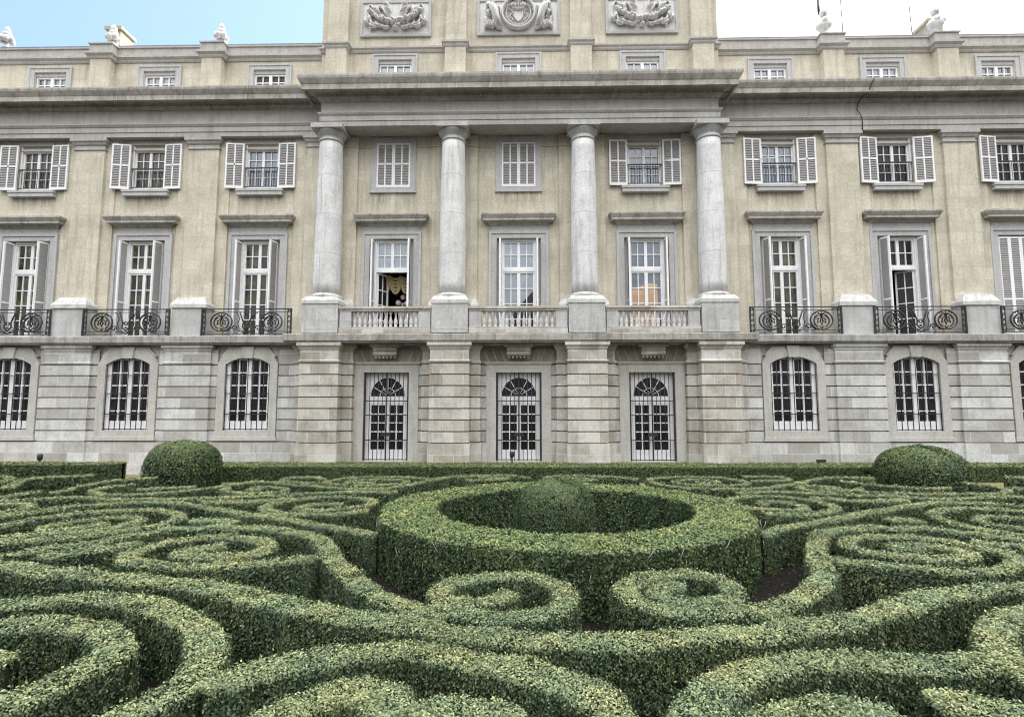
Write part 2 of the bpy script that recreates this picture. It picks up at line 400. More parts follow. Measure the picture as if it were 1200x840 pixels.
gg_me = m.mesh('grille', M['iron'])
for i in WING:
    w = put('window', gw_me, PAL, (WX[i], 0, 0))
    put('surround', gs_me, w); put('pane', gp_me, w); put('grille', gg_me, w)

# --- three garden doors
m = MB()
for s in (-1, 1): m.box(min(s * .965, s * 1.375), max(s * .965, s * 1.375), -.5, .09, 0.005, 4.31)
m.box(-1.375, 1.375, -.5, .09, 4.311, 4.74)
m.sweep([(-1.39, -.41), (-1.39, -.502), (1.39, -.502), (1.39, -.41)], [(0, 4.62), (.03, 4.64), (.07, 4.7), (.07, 4.76), (0, 4.76)])
for k, t in enumerate((-1.5, -1.1, -.72, .72, 1.1, 1.5)):       # splayed voussoir joints above the lintel
    extr(m, [(t * .85 - .022, 4.79), (t * .85 + .022, 4.79), (t * 1.02 + .022, 5.29), (t * 1.02 - .022, 5.29)], -.463, -.40)
m.box(-.962, .962, -.56, .0, 0.0, .58)
ds_me = m.mesh('surround', M['door_stone'])
m = MB()                                      # carved bracket over the door
m.box(-.62, .62, -.95, -.42, 5.36, 5.497); m.box(-.5, .5, -.9, -.42, 5.2, 5.36)
m.tube([(-.5, -.78, 5.1), (.5, -.78, 5.1)], .12, 10); m.box(-.46, .46, -.72, -.42, 4.97, 5.2)
for k in range(6): m.box(-.44 + k * .16, -.36 + k * .16, -.77, -.7, 4.9, 4.99)
db_me = m.mesh('bracket', M['pier'])
m = MB()                                      # white joinery with fanlight
fan = [(.74 * math.cos(R(180 - 15 * k)), 3.3 + .80 * math.sin(R(180 - 15 * k))) for k in range(13)]
out = [(-.96, 3.3), (-.96, 3.6), (-.96, 3.95), (-.96, 4.3), (-.7, 4.3), (-.35, 4.3), (0, 4.3), (.35, 4.3), (.7, 4.3), (.96, 4.3), (.96, 3.95), (.96, 3.6), (.96, 3.3)]
strip(m, fan, out, .0, .06)
m.box(-.96, -.78, .0, .06, .58, 3.3); m.box(.78, .96, .0, .06, .58, 3.3)
bars(m, -.78, -.01, .92, 3.0, 2, 5, .03, t=.045, edge=.08); bars(m, .01, .78, .92, 3.0, 2, 5, .03, t=.045, edge=.08)
m.box(-.78, .78, -.015, .06, 3.0, 3.3); m.box(-.78, .78, -.015, .06, .58, .92); m.box(-.06, .06, -.05, .02, .58, 3.3)
for a in (30, 60, 90, 120, 150): m.tube([(.1 * math.cos(R(a)), .03, 3.32 + .1 * math.sin(R(a))), (.74 * math.cos(R(a)), .03, 3.32 + .78 * math.sin(R(a)))], .022, 4)
m.tube(arc(0, 3.31, .34, 0, 180, 12, .03), .022, 4)
dw_me = m.mesh('door', M['paint'])
m = MB(); extr(m, [(-.77, .42), (.77, .42), (.77, 3.3)] + [(x, z) for x, z in fan[::-1][1:-1]] + [(-.77, 3.3)], .05, .055)
dp_me = m.mesh('pane', M['g_dark'])
m = MB()
for k in range(11): x = -.9 + 1.8 * k / 10; m.tube([(x, -.36, .6), (x, -.36, 4.29)], .016 if k != 5 else .032, 5)
for z in (.64, 1.45, 2.5, 3.1): m.box(-.955, .955, -.372, -.348, z - .018, z + .018)
m.box(-.2, .2, -.40, -.345, 1.62, 1.76); m.box(-.95, -.89, -.385, -.335, .59, 4.3); m.box(.89, .95, -.385, -.335, .59, 4.3)
dg_me = m.mesh('grille', M['iron'])
for i in PAV:
    d = put('door', dw_me, PAL, (WX[i], -.2, 0))
    l_, r_ = COLX[i - 3] + 1.23 - WX[i], COLX[i - 2] - 1.23 - WX[i]
    put('voussoirs', MB().box(l_, r_, -.458, -.40, 4.775, 5.3).mesh('voussoirs', M['vous']), d, (0, .2, 0))
    put('surround', ds_me, d, (0, .2, 0)); put('pane', dp_me, d); put('grille', dg_me, d, (0, .16, 0)); put('bracket', db_me, d, (0, .2, 0))

# --- columns on their pedestals
m = MB()
pr = [(.62, 7.43), (.66, 7.47), (.66, 7.54), (.6, 7.6), (.57, 7.62)]
m.lathe(pr, n=32)
cb_me = m.mesh('column_base', M['cap_stone'])
m = MB(); m.lathe([(.565 - .075 * (max(0, t - .3) / .7) ** 1.6, 7.6 + (14.45 - 7.6) * t) for t in [k / 14 for k in range(15)]], n=36)
cs_me = m.mesh('column', M['column'])
m = MB()
m.lathe([(.49, 14.36), (.53, 14.37), (.54, 14.41), (.5, 14.44), (.495, 14.58), (.53, 14.6), (.54, 14.64), (.60, 14.70), (.645, 14.79), (.65, 14.83)], n=36)
m.box(-.68, .68, -.68, .68, 14.83, 15.03)
cc_me = m.mesh('capital', M['pale'])
m = MB()
m.box(-.75, .75, -.73, .62, 5.885, 7.12)
m.box(-.62, .62, -.735, -.72, 6.05, 6.07)
cp_me = m.mesh('pedestal', M['pale'])
m = MB(); m.box(-.78, .78, -.76, .66, 7.12, 7.27); m.frustum(-.78, .78, -.76, .66, 7.27, 7.45, .13, .0)
pc_me = m.mesh('cap', M['cap_stone'])
m = MB(); m.box(-1.05, 1.05, .3, .68, 5.884, 7.1); 
cf_me = m.mesh('flank', M['pale'])
m = MB(); m.box(-1.1, 1.1, .24, .68, 7.1, 7.24); m.frustum(-1.1, 1.1, .24, .68, 7.24, 7.5, .1, .0)
ff_me = m.mesh('flank_cap', M['cap_stone'])
for x in COLX:
    c = put('column', cs_me, PAL, (x, -.68, 0)); put('column_base', cb_me, c); put('capital', cc_me, c)
    p = put('pedestal', cp_me, PAL, (x, -.68, 0)); put('cap', pc_me, p); put('flank', cf_me, p); put('flank_cap', ff_me, p)

# --- wing pilasters
m = MB(); m.box(-.69, .69, -.2, .04, 7.5, 14.46); m.box(-.73, .73, -.24, .04, 7.3, 7.55)
pl_me = m.mesh('pilaster', M['wall'])
m = MB(); m.sweep([(-.69, .02), (-.69, -.2), (.69, -.2), (.69, .02)], [(0, 14.44), (.05, 14.46), (.05, 14.52), (.01, 14.54), (.01, 14.66), (.06, 14.7), (.1, 14.8), (.15, 14.84), (.15, 14.99), (0, 14.99)])
m.box(-.68, .68, -.2, .02, 14.45, 14.985)
pk_me = m.mesh('capital', M['trim'])
m = MB(); m.box(-.72, .72, -.66, .02, 5.885, 7.1)
wp_me = m.mesh('pedestal', M['pale'])
m = MB(); m.box(-.79, .79, -.72, .02, 7.1, 7.26); m.frustum(-.79, .79, -.72, .02, 7.26, 7.6, .2, .0)
wc_me = m.mesh('cap', M['cap_stone'])
for x in PIL:
    p = put('pilaster', pl_me, PAL, (x, 0, 0)); put('capital', pk_me, p)
    q = put('pedestal', wp_me, PAL, (x, 0, 0)); put('cap', wc_me, q)
for s in (-1, 1):                             # quarter pilasters tucked behind the end columns
    m = MB(); a, b = sorted((s * 8.9, s * 9.5)); m.box(a, b, -.3, .04, 7.3, 14.46)
    p = m.build('pilaster', M['wall'], PAL)
    m = MB(); m.sweep([(a, .02), (a, -.3), (b, -.3), (b, .02)], [(0, 14.44), (.05, 14.46), (.05, 14.52), (.01, 14.54), (.01, 14.66), (.06, 14.7), (.1, 14.8), (.15, 14.84), (.15, 14.99), (0, 14.99)])
    m.build('capital', M['trim'], p)

# --- entablatures
m = MB()
wing_prof = [(-.3, 14.995), (0, 14.995), (0, 15.2), (.03, 15.205), (.03, 15.42), (.06, 15.45), (.11, 15.54), (.11, 15.58), (-.02, 15.6), (-.02, 16.27), (-.3, 16.27)]
pav_prof = [(-.3, 15.03), (0, 15.03), (0, 15.25), (.03, 15.255), (.03, 15.47), (.06, 15.5), (.11, 15.58), (.11, 15.62), (-.02, 15.64), (-.02, 16.14), (-.3, 16.14)]
PP = [(-8.66, .2), (-8.66, -1.04), (8.66, -1.04), (8.66, .2)]
m.sweep([(-XE, -.33), (-8.55, -.33)], wing_prof); m.sweep([(8.55, -.33), (XE, -.33)], wing_prof)
m.sweep(PP, pav_prof)
m.build('frieze', M['trim'], PAL)
m = MB(); m.box(-8.4, 8.4, -.8, .1, 15.06, 15.4)
m.build('soffit', M['trim'], PAL)
m = MB()
cw = [(-.3, 16.25), (.02, 16.25), (.05, 16.3), (.13, 16.36), (.13, 16.44), (.2, 16.52), (.49, 16.55), (.49, 16.42), (.56, 16.42), (.57, 16.62), (.6, 16.66), (.7, 16.82), (.72, 16.90), (.72, 16.96), (-.9, 17.03)]
cp_ = [(-.3, 16.13), (.02, 16.13), (.05, 16.2), (.15, 16.27), (.15, 16.36), (.22, 16.45), (.54, 16.49), (.54, 16.35), (.62, 16.35), (.63, 16.56), (.66, 16.6), (.76, 16.78), (.78, 16.87), (.78, 16.95), (-1.3, 17.06)]
m.sweep([(-XE, -.33), (-8.6, -.33)], cw); m.sweep([(8.6, -.33), (XE, -.33)], cw); m.sweep(PP, cp_)
m.build('cornice', M['cornice'], PAL)
# dark cable running down over the right cornice
m = MB(); cx = 15.1
m.tube([(cx + .22, -1.07, 16.97), (cx + .16, -1.06, 16.8), (cx + .1, -.93, 16.6), (cx + .08, -.86, 16.43), (cx - .02, -.5, 16.4), (cx - .1, -.37, 16.2), (cx - .16, -.37, 15.9), (cx - .05, -.45, 15.6), (cx + .04, -.39, 15.3), (cx + .03, -.36, 14.98)], .018, 5)
m.build('cable', M['iron'], PAL)

# --- attic storey
def attic_cut(xs): return [(x - .75, x + .75, 17.2, 18.57) for x in xs]
m = MB()
wall(m, -XE, -9.1, 16.9, 19.4, .35, .62, attic_cut([WX[i] for i in (0, 1, 2)]))
wall(m, 9.1, XE, 16.9, 19.4, .35, .62, attic_cut([WX[i] for i in (6, 7, 8)]))
wall(m, -9.05, 9.05, 16.9, 24.0, -.1, .3, [(x - .76, x + .76, 17.2, 18.68) for x in (WX[3], WX[4], WX[5])])
for s in (-1, 1): m.add([(s * 9.05, -.1, 16.9), (s * 9.05, 6, 16.9), (s * 9.05, 6, 24), (s * 9.05, -.1, 24)], [(0, 1, 2, 3)])
for x in COLX:
    m.box(x - .47, x + .47, -.32, -.05, 19.3, 24.0)
m.build('attic_wall', M['wall'], PAL)
m = MB()                                      # parapet strip, mouldings
wp = [(-.2, 19.0), (.02, 19.0), (.05, 19.06), (.05, 19.12), (.14, 19.2), (.14, 19.3), (0, 19.33)]
WP = []
for side, xs in ((-1, PIL[:2]), (1, PIL[2:])):
    pts = [(-XE, .33)] if side < 0 else [(9.06, .33)]
    for x in xs: pts += [(x - .54, .33), (x - .54, -.02), (x + .54, -.02), (x + .54, .33)]
    pts += [(-9.06, .33)] if side < 0 else [(XE, .33)]
    WP.append(pts); m.sweep(pts, wp)
    m.sweep(pts, [(-.3, 19.31), (0, 19.31), (0, 19.7), (.05, 19.72), (.05, 19.78), (-.3, 19.82)])
pp = [(-9.06, .3), (-9.06, -.12)]
for x in COLX: pp += [(x - .5, -.12), (x - .5, -.5), (x + .5, -.5), (x + .5, -.12)]
pp += [(9.06, -.12), (9.06, .3)]
m.sweep(pp, [(0, 19.0), (.02, 19.02), (.05, 19.08), (.05, 19.14), (.11, 19.2), (.11, 19.28), (0, 19.31)])
m.build('parapet', M['trim'], PAL)
m = MB()
m.box(-XE, -9.06, .36, 1.4, 19.3, 19.9); m.box(9.06, XE, .36, 1.4, 19.3, 19.9)
m.box(-XE, XE, 1.0, 12, 19.4, 19.86)
m.build('roof', M['lead'], PAL)
m = MB(); m.box(-.52, .52, -.28, .0, 19.29, 19.3); m.box(-.47, .47, -.36, .3, 16.98, 19.02)
ap_me = m.mesh('attic_pedestal', M['wall'])
ab_me = MB().box(-.58, .58, -.46, .3, 16.97, 17.56).mesh('foot', M['trim'])
m = MB(); m.box(-.45, .45, -.05, .75, 19.62, 19.98); m.box(-.36, .36, .03, .66, 19.98, 20.04)
bl_me = m.mesh('finial_block', M['trim'])
pp_me = MB().box(-.47, .47, -.40, .0, 16.98, 19.02).mesh('attic_pedestal', M['wall'])
pf_me = MB().box(-.57, .57, -.5, .0, 17.0, 17.62).mesh('foot', M['trim'])
# finials: round clustered ones on the left, bust-like urns on the right
m = MB()
m.lathe([(.17, 0), (.15, .06), (.1, .1), (.09, .18), (.14, .2)], n=14)
for k in range(6): a = k * math.pi / 3; m.blob((.2 * math.cos(a), .2 * math.sin(a), .34 + .03 * (k % 2)), .145, 1, 1, .9)
for k in range(5): a = k * 1.257 + .4; m.blob((.1 * math.cos(a), .1 * math.sin(a), .54), .12, 1, 1, 1)
m.blob((0, 0, .42), .2); m.lathe([(.08, .58), (.13, .66), (.13, .74), (.07, .84), (.0, .9)], n=10, lobes=5, amp=.15)
fl_me = m.mesh('finial', M['bust'])
m = MB()
m.lathe([(.24, 0), (.24, .07), (.15, .1), (.11, .2), (.2, .28), (.29, .38), (.31, .48), (.25, .58), (.13, .66), (.1, .74)], n=16, sx=1.1, sy=.8)
m.blob((.02, -.02, .9), .17, .9, 1, 1.12, 10, 8); m.blob((.0, .07, .96), .16, .95, 1, .95); m.blob((-.18, .02, .45), .16); m.blob((.2, .0, .47), .15); m.blob((.03, -.14, .58), .14)
m.blob((.02, -.19, .87), .035); m.blob((.06, .05, 1.06), .1, 1.1, 1, .8)
fr_me = m.mesh('finial', M['bust'])
for x in PIL:
    p = put('attic_pedestal', ap_me, PAL, (x, .35, 0)); put('finial_block', bl_me, p); put('foot', ab_me, p)
    f = put('finial', fl_me if x < 0 else fr_me, PAL, (x + (.06 if x > 15 else 0), .66, 20.04), .5 if x < 0 else -.35)
    f.scale = (.98, .98, 1.28) if x < 0 else (1.02, 1.02, 1.3)
put('finial', fl_me, PAL, (-24.72, .66, 20.04), 1.1).scale = (.98, .98, 1.28)
for x in COLX: put('foot', pf_me, put('attic_pedestal', pp_me, PAL, (x, -.1, 0)))
for s, x in ((-1, -19.62), (1, 19.35)):
    m = MB(); h = 22.5 if s < 0 else 22.3; m.box(-.36, .36, -.45, .45, 19.8, h); m.box(-.46, .46, -.55, .55, h, h + .16); m.frustum(-.46, .46, -.55, .55, h + .16, h + .3, .2, .2)
    m.build('chimney', M['brick'], PAL, (-21.2 if s < 0 else 21.15, 3.2, 0))

# attic windows
def attic_window(x, y, zt, kind):
    m = MB(); bars(m, -.74, -.0, 17.25, zt - .18, 2, 3, .12, edge=.07); bars(m, 0, .74, 17.25, zt - .18, 2, 3, .12, edge=.07); m.box(-.74, .74, .05, .2, 17.2, 17.26)
    w = m.build('window', M['paint'], PAL, (x, y, 0))
    m = MB().add([(-.74, .15, 17.2), (.74, .15, 17.2), (.74, .15, zt), (-.74, .15, zt)], [(0, 1, 2, 3)]); m.build('pane', M[kind], w)
    m = MB()
    for s in (-1, 1): m.box(min(s * .76, s * 1.02), max(s * .76, s * 1.02), -.06, .05, 17.0, zt); m.box(min(s * .96, s * 1.04), max(s * .96, s * 1.04), -.09, .05, 17.0, zt + .18)
    m.box(-1.02, 1.02, -.06, .05, zt + .001, zt + .18); m.box(-1.04, 1.04, -.09, .05, zt + .181, zt + .26)
    m.box(-.76, .76, .02, .19, zt - .17, zt - .002)
    m.build('surround', M['surround'], w)
for i in range(9):
    attic_window(WX[i], .35 if i in WING else -.1, 18.57 if i in WING else 18.68, 'g_dark' if i == 2 else 'g_attic')

# carved panels
def panel(x, hw, z0, z1):
    m = MB(); m.box(-hw, hw, -.03, .0, z0, z1)
    p = m.build('relief_panel', M['white_stone'], PAL, (x, -.12, 0))
    m = MB()
    for s in (-1, 1): m.box(min(s * hw, s * (hw + .12)), max(s * hw, s * (hw + .12)), -.08, .02, z0 - .12, z1 + .12)
    m.box(-hw, hw, -.08, .02, z0 - .12, z0 - .001); m.box(-hw, hw, -.08, .02, z1 + .001, z1 + .12)
    m.build('panel_frame', M['surround'], p); return p
rr = random.Random(5)
def leafy(m, x, z, s, ang, r=.1):
    """a curling acanthus leaf: a tapering tube with lobes"""
    pts = []; a = ang; px, pz = x, z
    for k in range(7):
        pts.append((px, -.06 - .03 * math.sin(k / 6 * 3.1), pz)); px += s * r * math.cos(a) ; pz += r * math.sin(a); a += .42
    m.tube(pts, [.055, .065, .07, .065, .055, .04, .02], 6)
    for k in (1, 3, 5): m.blob(pts[k], .06, 1.2, .8, 1)
for x in (WX[3], WX[5]):
    p = panel(x, 1.52, 19.9, 21.42)
    m = MB()
    for s in (-1, 1):
        for k in range(26):                    # fruit garland
            t = k / 25; gx = s * (.05 + 1.15 * t); gz = 20.42 + .5 * t * t + rr.uniform(-.07, .07)
            m.blob((gx, -.08 - rr.uniform(0, .05), gz), rr.uniform(.05, .105))
        m.tube([(s * 1.22, -.06, 20.95), (s * 1.28, -.05, 21.15), (s * 1.2, -.05, 21.28), (s * 1.08, -.05, 21.24), (s * 1.1, -.05, 21.14)], .035, 5)
        m.tube([(s * 1.12, -.06, 21.2), (s * .85, -.07, 21.05), (s * .62, -.06, 21.12), (s * .5, -.07, 20.9), (s * .34, -.05, 20.75)], [.03, .05, .05, .05, .03], 6)
        m.tube([(s * .55, -.08, 21.28), (s * .42, -.1, 21.3), (s * .3, -.09, 21.2), (s * .36, -.08, 21.04), (s * .2, -.06, 20.92)], [.04, .07, .06, .06, .02], 6)
        for q in range(4): leafy(m, s * (.3 + .3 * q), 20.2 + .05 * q, s, -.7 + .3 * q, .075)
        leafy(m, s * 1.2, 20.75, s, -1.9, .09); leafy(m, s * .7, 20.85, s, .6, .08); leafy(m, s * 1.15, 20.35, -s, -1.4, .07)
        for k in range(9): m.blob((s * rr.uniform(.2, 1.3), -.05, rr.uniform(20.1, 20.75)), rr.uniform(.03, .06))
    m.blob((0, -.08, 20.12), .09, 1.3, 1, .9)
    m.build('garland', M['white_stone'], p).scale = (1, 2.0, 1)
p = panel(WX[4], 1.78, 19.9, 21.42)
m = MB()
m.tube(arc(0, 20.78, .74, 0, 360, 40, -.09)[:-1], .055, 6, True); m.tube(arc(0, 20.78, .56, 0, 360, 36, -.07)[:-1], .028, 6, True)
for k in range(30): a = k * 2 * math.pi / 30; m.blob((.65 * math.cos(a), -.05, 20.78 + .65 * math.sin(a)), .035)
m.build('medallion', M['white_stone'], p).scale = (1, 2.0, 1)
m = MB()                                      # crown and small charges inside the ring
m.tube(arc(0, 21.02, .26, 200, 340, 10, -.1, None, 1, .35), .04, 6)
for k in range(5):
    a = -.24 + .12 * k; m.tube([(a, -.1, 20.98), (a * 1.25, -.12, 21.1), (a * .8, -.1, 21.19)], [.03, .045, .03], 6)
m.blob((0, -.1, 21.24), .045)
extr(m, [(-.22, 20.9), (.22, 20.9), (.22, 20.62), (.1, 20.44), (0, 20.38), (-.1, 20.44), (-.22, 20.62)], -.08, -.02)
for s in (-1, 1):
    m.tube(arc(s * .36, 20.78, .11, 90, 90 + s * 260, 10, -.07, .05), .026, 5); m.tube(arc(s * .33, 20.58, .09, 90, 90 - s * 240, 10, -.07, .04), .024, 5)
    m.blob((s * .25, -.06, 20.46), .05); m.blob((s * .4, -.06, 20.95), .04)
m.build('crest', M['white_stone'], p).scale = (1, 2.0, 1)
for s in (-1, 1):                              # leafy supporters either side
    m = MB()
    m.tube([(s * .85, -.08, 20.1), (s * 1.0, -.1, 20.45), (s * 1.08, -.12, 20.8), (s * 1.22, -.1, 21.05), (s * 1.3, -.08, 21.2)], [.13, .16, .18, .15, .09], 8)
    m.blob((s * 1.2, -.12, 21.16), .13); m.blob((s * 1.38, -.1, 21.12), .08); m.blob((s * .92, -.1, 20.95), .1)
    for q in range(7): leafy(m, s * (.75 + .13 * q), 20.05 + .05 * (q % 3), s, -.2 + .35 * q, .07)
    for q in range(4): leafy(m, s * (1.2 + .06 * q), 20.5 + .18 * q, s * (1 if q % 2 else -1), .3 * q, .06)
    m.tube([(s * 1.35, -.06, 20.15), (s * 1.5, -.07, 20.3), (s * 1.46, -.07, 20.5), (s * 1.58, -.06, 20.66)], [.05, .06, .05, .02], 6)
    for k in range(14): m.blob((s * rr.uniform(.8, 1.55), -.06, rr.uniform(20.05, 21.2)), rr.uniform(.03, .07))
    m.build('supporter', M['white_stone'], p).scale = (1, 2.0, 1)

# --- top-floor windows with louvred shutters
def shutter_mesh(w, h, side, rail=.53, cols=2):
    """hinged at x=0, extends to side*w"""
    m = MB(); t = .035; e = .07
    X = lambda a, b: tuple(sorted((side * a, side * b)))
    m.box(*X(0, e), -t, t, 0, h); m.box(*X(w - e, w), -t, t, 0, h)
    m.box(*X(e, w - e), -t, t, 0, .11); m.box(*X(e, w - e), -t, t, h - e, h)
    zr = h * rail; m.box(*X(e, w - e), -t, t, zr - .035, zr + .035)
    for c in range(1, cols): q = w * c / cols; m.box(*X(q - .03, q + .03), -t, t, .11, h - e)
    m.m = 1
    m.box(*X(e * .8, w - e * .8), -.006, .012, .1, h - e * .8)
    n = int(h / .085)
    for k in range(n):
        z = .12 + (h - .22) * k / n
        x0, x1 = X(e, w - e)
        m.add([(x0, -.03, z), (x1, -.03, z), (x1, .0, z + .06), (x0, .0, z + .06)], [(0, 1, 2, 3)])
    return m.mesh('shutter', [M['paint'], M['shutter']])
SH = {s: shutter_mesh(.8, 2.1, s) for s in (-1, 1)}
SHC = {s: shutter_mesh(.755, 2.06, s) for s in (-1, 1)}
m = MB(); bars(m, -.70, 0, 12.72, 14.52, 2, 4, .24, t=.03, edge=.06); bars(m, 0, .70, 12.72, 14.52, 2, 4, .24, t=.03, edge=.06)
m.box(-.757, -.70, .1, .3, 12.67, 14.735); m.box(.70, .757, .1, .3, 12.67, 14.735); m.box(-.70, .70, .2, .3, 14.52, 14.735); m.box(-.7, .7, .15, .3, 12.67, 12.72)
tw_me = m.mesh('window', M['paint'])
def pane_me(x0, x1, z0, z1, y, mat): return MB().add([(x0, y, z0), (x1, y, z0), (x1, y, z1), (x0, y, z1)], [(0, 1, 2, 3)]).mesh('pane', M[mat])
m = MB()
m.box(-.755, .755, -.02, .02, 13.6, 13.65); m.box(-.755, .755, -.015, .015, 12.74, 12.77)
for k in range(13): x = -.72 + 1.44 * k / 12; m.tube([(x, 0, 12.76), (x, 0, 13.61)], .011, 4)
tr_me = m.mesh('railing', M['iron'])
m = MB()
for s in (-1, 1): m.box(min(s * .76, s * 1.02), max(s * .76, s * 1.02), -.05, .03, 12.5, 14.742)
m.box(-1.02, 1.02, -.052, .03, 14.743, 14.99); m.box(-.76, .76, -.05, .03, 12.5, 12.655)
m.box(-1.05, 1.05, -.085, .03, 12.42, 12.5)
ts_me = m.mesh('surround', M['surround'])
m = MB(); m.box(-1.03, 1.03, -.2, .05, 12.33, 12.58); m.box(-1.06, 1.06, -.23, .05, 12.5, 12.6)
to_me = m.mesh('sill', M['surround'])
lt_me = MB().box(-.8, .8, -.045, .03, 14.76, 14.985).mesh('lintel', M['surround'])
m = MB(); m.tube([(.5, -.2, 13.7), (1.15, -.75, 13.48)], .02, 5); st_me = m.mesh('stay', M['paint'])
TOPG = ['g_tree', 'g_tree', 'g_sky', None, None, 'g_sky', 'g_sky', 'g_dark', 'g_dark']
for i in range(9):
    w = put('window', tw_me, PAL, (WX[i], -.1, 0))
    if TOPG[i] is None:
        put('surround', ts_me, w, (0, .1, 0)); put('pane', pane_me(-.7, .7, 12.7, 14.6, .26, 'g_dark'), w)
        for s in (-1, 1): put('shutter', SHC[s], w, (-s * .757, .09, 12.672), 0)
    else:
        put('sill', to_me, w, (0, .1, 0)); put('lintel', lt_me, w, (0, .1, 0)); put('pane', pane_me(-.7, .7, 12.7, 14.6, .26, TOPG[i]), w); put('railing', tr_me, w, (0, .05, 0))
        for s in (-1, 1):
            put('shutter', SH[s], w, (s * .79, .0, 12.65), -s * R(random.Random(i * 3 + s).uniform(2, 8)))
        if i in (5, 6): put('stay', st_me, w, (.35 if i == 5 else -1.4, .15, .1), 0)

# --- tall first-floor windows
m = MB()
for s in (-1, 1):
    m.box(min(s * .975, s * 1.3), max(s * .975, s * 1.3), -.06, .05, 5.885, 10.3)
    m.box(min(s * 1.2, s * 1.32), max(s * 1.2, s * 1.32), -.1, .05, 5.886, 10.62)
m.box(-1.3, 1.3, -.06, .05, 10.301, 10.5); m.box(-1.2, 1.2, -.1, .05, 10.5, 10.62); m.box(-1.24, 1.24, -.05, .05, 10.62, 10.95)
ps_me = m.mesh('surround', M['surround'])
m = MB(); m.sweep([(-1.26, .05), (-1.26, -.06), (1.26, -.06), (1.26, .05)], [(0, 10.86), (.05, 10.9), (.1, 10.98), (.14, 11.0), (.3, 11.02), (.3, 11.1), (.34, 11.16), (.4, 11.26), (.4, 11.33), (0, 11.38)])
ph_me = m.mesh('hood', M['cornice'])
FS = {s: shutter_mesh(.48, 4.28, s, .36, 1) for s in (-1, 1)}
FC = {s: shutter_mesh(.48, 4.3, s, .36, 1) for s in (-1, 1)}
def pn_frame(leaves):
    m = MB()
    m.box(-.985, -.76, .34, .5, 5.88, 10.32); m.box(.76, .985, .34, .5, 5.88, 10.32); m.box(-.76, -.70, .2, .4, 5.9, 10.28); m.box(.70, .76, .2, .4, 5.9, 10.28); m.box(-.70, .70, .2, .4, 10.2, 10.28); m.box(-.70, .70, .22, .38, 8.82, 8.94)
    bars(m, -.7, 0, 8.94, 10.2, 2, 2, .3, edge=.065); bars(m, 0, .7, 8.94, 10.2, 2, 2, .3, edge=.065)
    if 'L' in leaves: bars(m, -.7, 0, 5.92, 8.82, 2, 4, .3, edge=.07)
    if 'R' in leaves: bars(m, 0, .7, 5.92, 8.82, 2, 4, .3, edge=.07)
    return m.mesh('window', M['paint'])
PF = {k: pn_frame(k) for k in ('LR', '')}
lf = {}
for s in (-1, 1):
    m = MB(); x0, x1 = sorted((0, s * .7)); bars(m, x0, x1, 5.92, 8.82, 2, 4, 0, edge=.07); lf[s] = m.mesh('casement', M['paint'])
    lf[s, 'g'] = pane_me(x0 + .05, x1 - .05, 6.0, 8.78, .0, 'g_dark')
PNG = ['g_tree', 'g_tree', 'g_tree', 'g_sky2', 'g_sky2', 'g_sky', 'g_tree', 'g_dark', None]
for i in range(9):
    g = PNG[i]; op = i in (3, 7)
    w = put('window', PF['' if op else 'LR'], PAL, (WX[i], -.1, 0))
    if op: w['label'] = 'tall open window showing a dark room with ' + ('a cream swagged curtain' if i == 3 else 'one casement swung inward')
    put('surround', ps_me, w, (0, .1, 0)); put('hood', ph_me, w, (0, .1, 0))
    if g is None:
        put('pane', pane_me(-.7, .7, 5.92, 10.2, .32, 'g_dark'), w)
        for s in (-1, 1):
            put('shutter', FC[s], w, (-s * .965, .12, 5.93)); put('shutter', FC[s], w, (-s * .482, .122, 5.93))
        continue
    put('pane', pane_me(-.7, .7, 8.9, 10.2, .32, g), w)
    if not op:
        put('pane', pane_me(-.7, .7, 5.92, 8.85, .32, g), w)
    for s in (-1, 1): put('shutter', FS[-s], w, (s * .80, .22, 5.93), s * R(92 if 2 < i < 6 else (96 if s * (i - 4) > 0 else 74)))
    if i == 5:
        m = MB(); m.add([(-.66, .311, 6.0), (.5, .311, 6.0), (.5, .311, 8.25), (.1, .311, 8.3), (-.66, .311, 8.0)], [(0, 1, 2, 3, 4)])
        m.build('blind', M['g_orange'], w)
    if i == 4:
        m = MB(); m.add([(-.4, .311, 6.0), (.66, .311, 6.0), (.66, .311, 8.0), (.3, .311, 7.6), (-.1, .311, 7.15), (-.4, .311, 7.1)], [(0, 1, 2, 3, 4, 5)])
        m.build('curtain_edge', M['g_dark'], w)
    if op:
        for s, a in ((-1, 62), (1, 100)) if i == 3 else ((1, 38), (-1, 96)):
            c = put('casement', lf[-s], w, (s * .69, .3, 0), -s * R(a)); put('pane', lf[-s, 'g'], c)
for i in (3, 7):                               # rooms behind the two open windows
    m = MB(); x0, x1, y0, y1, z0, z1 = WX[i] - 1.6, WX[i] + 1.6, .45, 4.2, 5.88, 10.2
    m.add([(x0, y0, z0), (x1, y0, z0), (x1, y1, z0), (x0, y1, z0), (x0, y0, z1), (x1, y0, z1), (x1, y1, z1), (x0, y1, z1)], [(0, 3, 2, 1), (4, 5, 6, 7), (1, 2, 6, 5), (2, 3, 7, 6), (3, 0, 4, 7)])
    m.build('room_lining', M['room'], PAL)

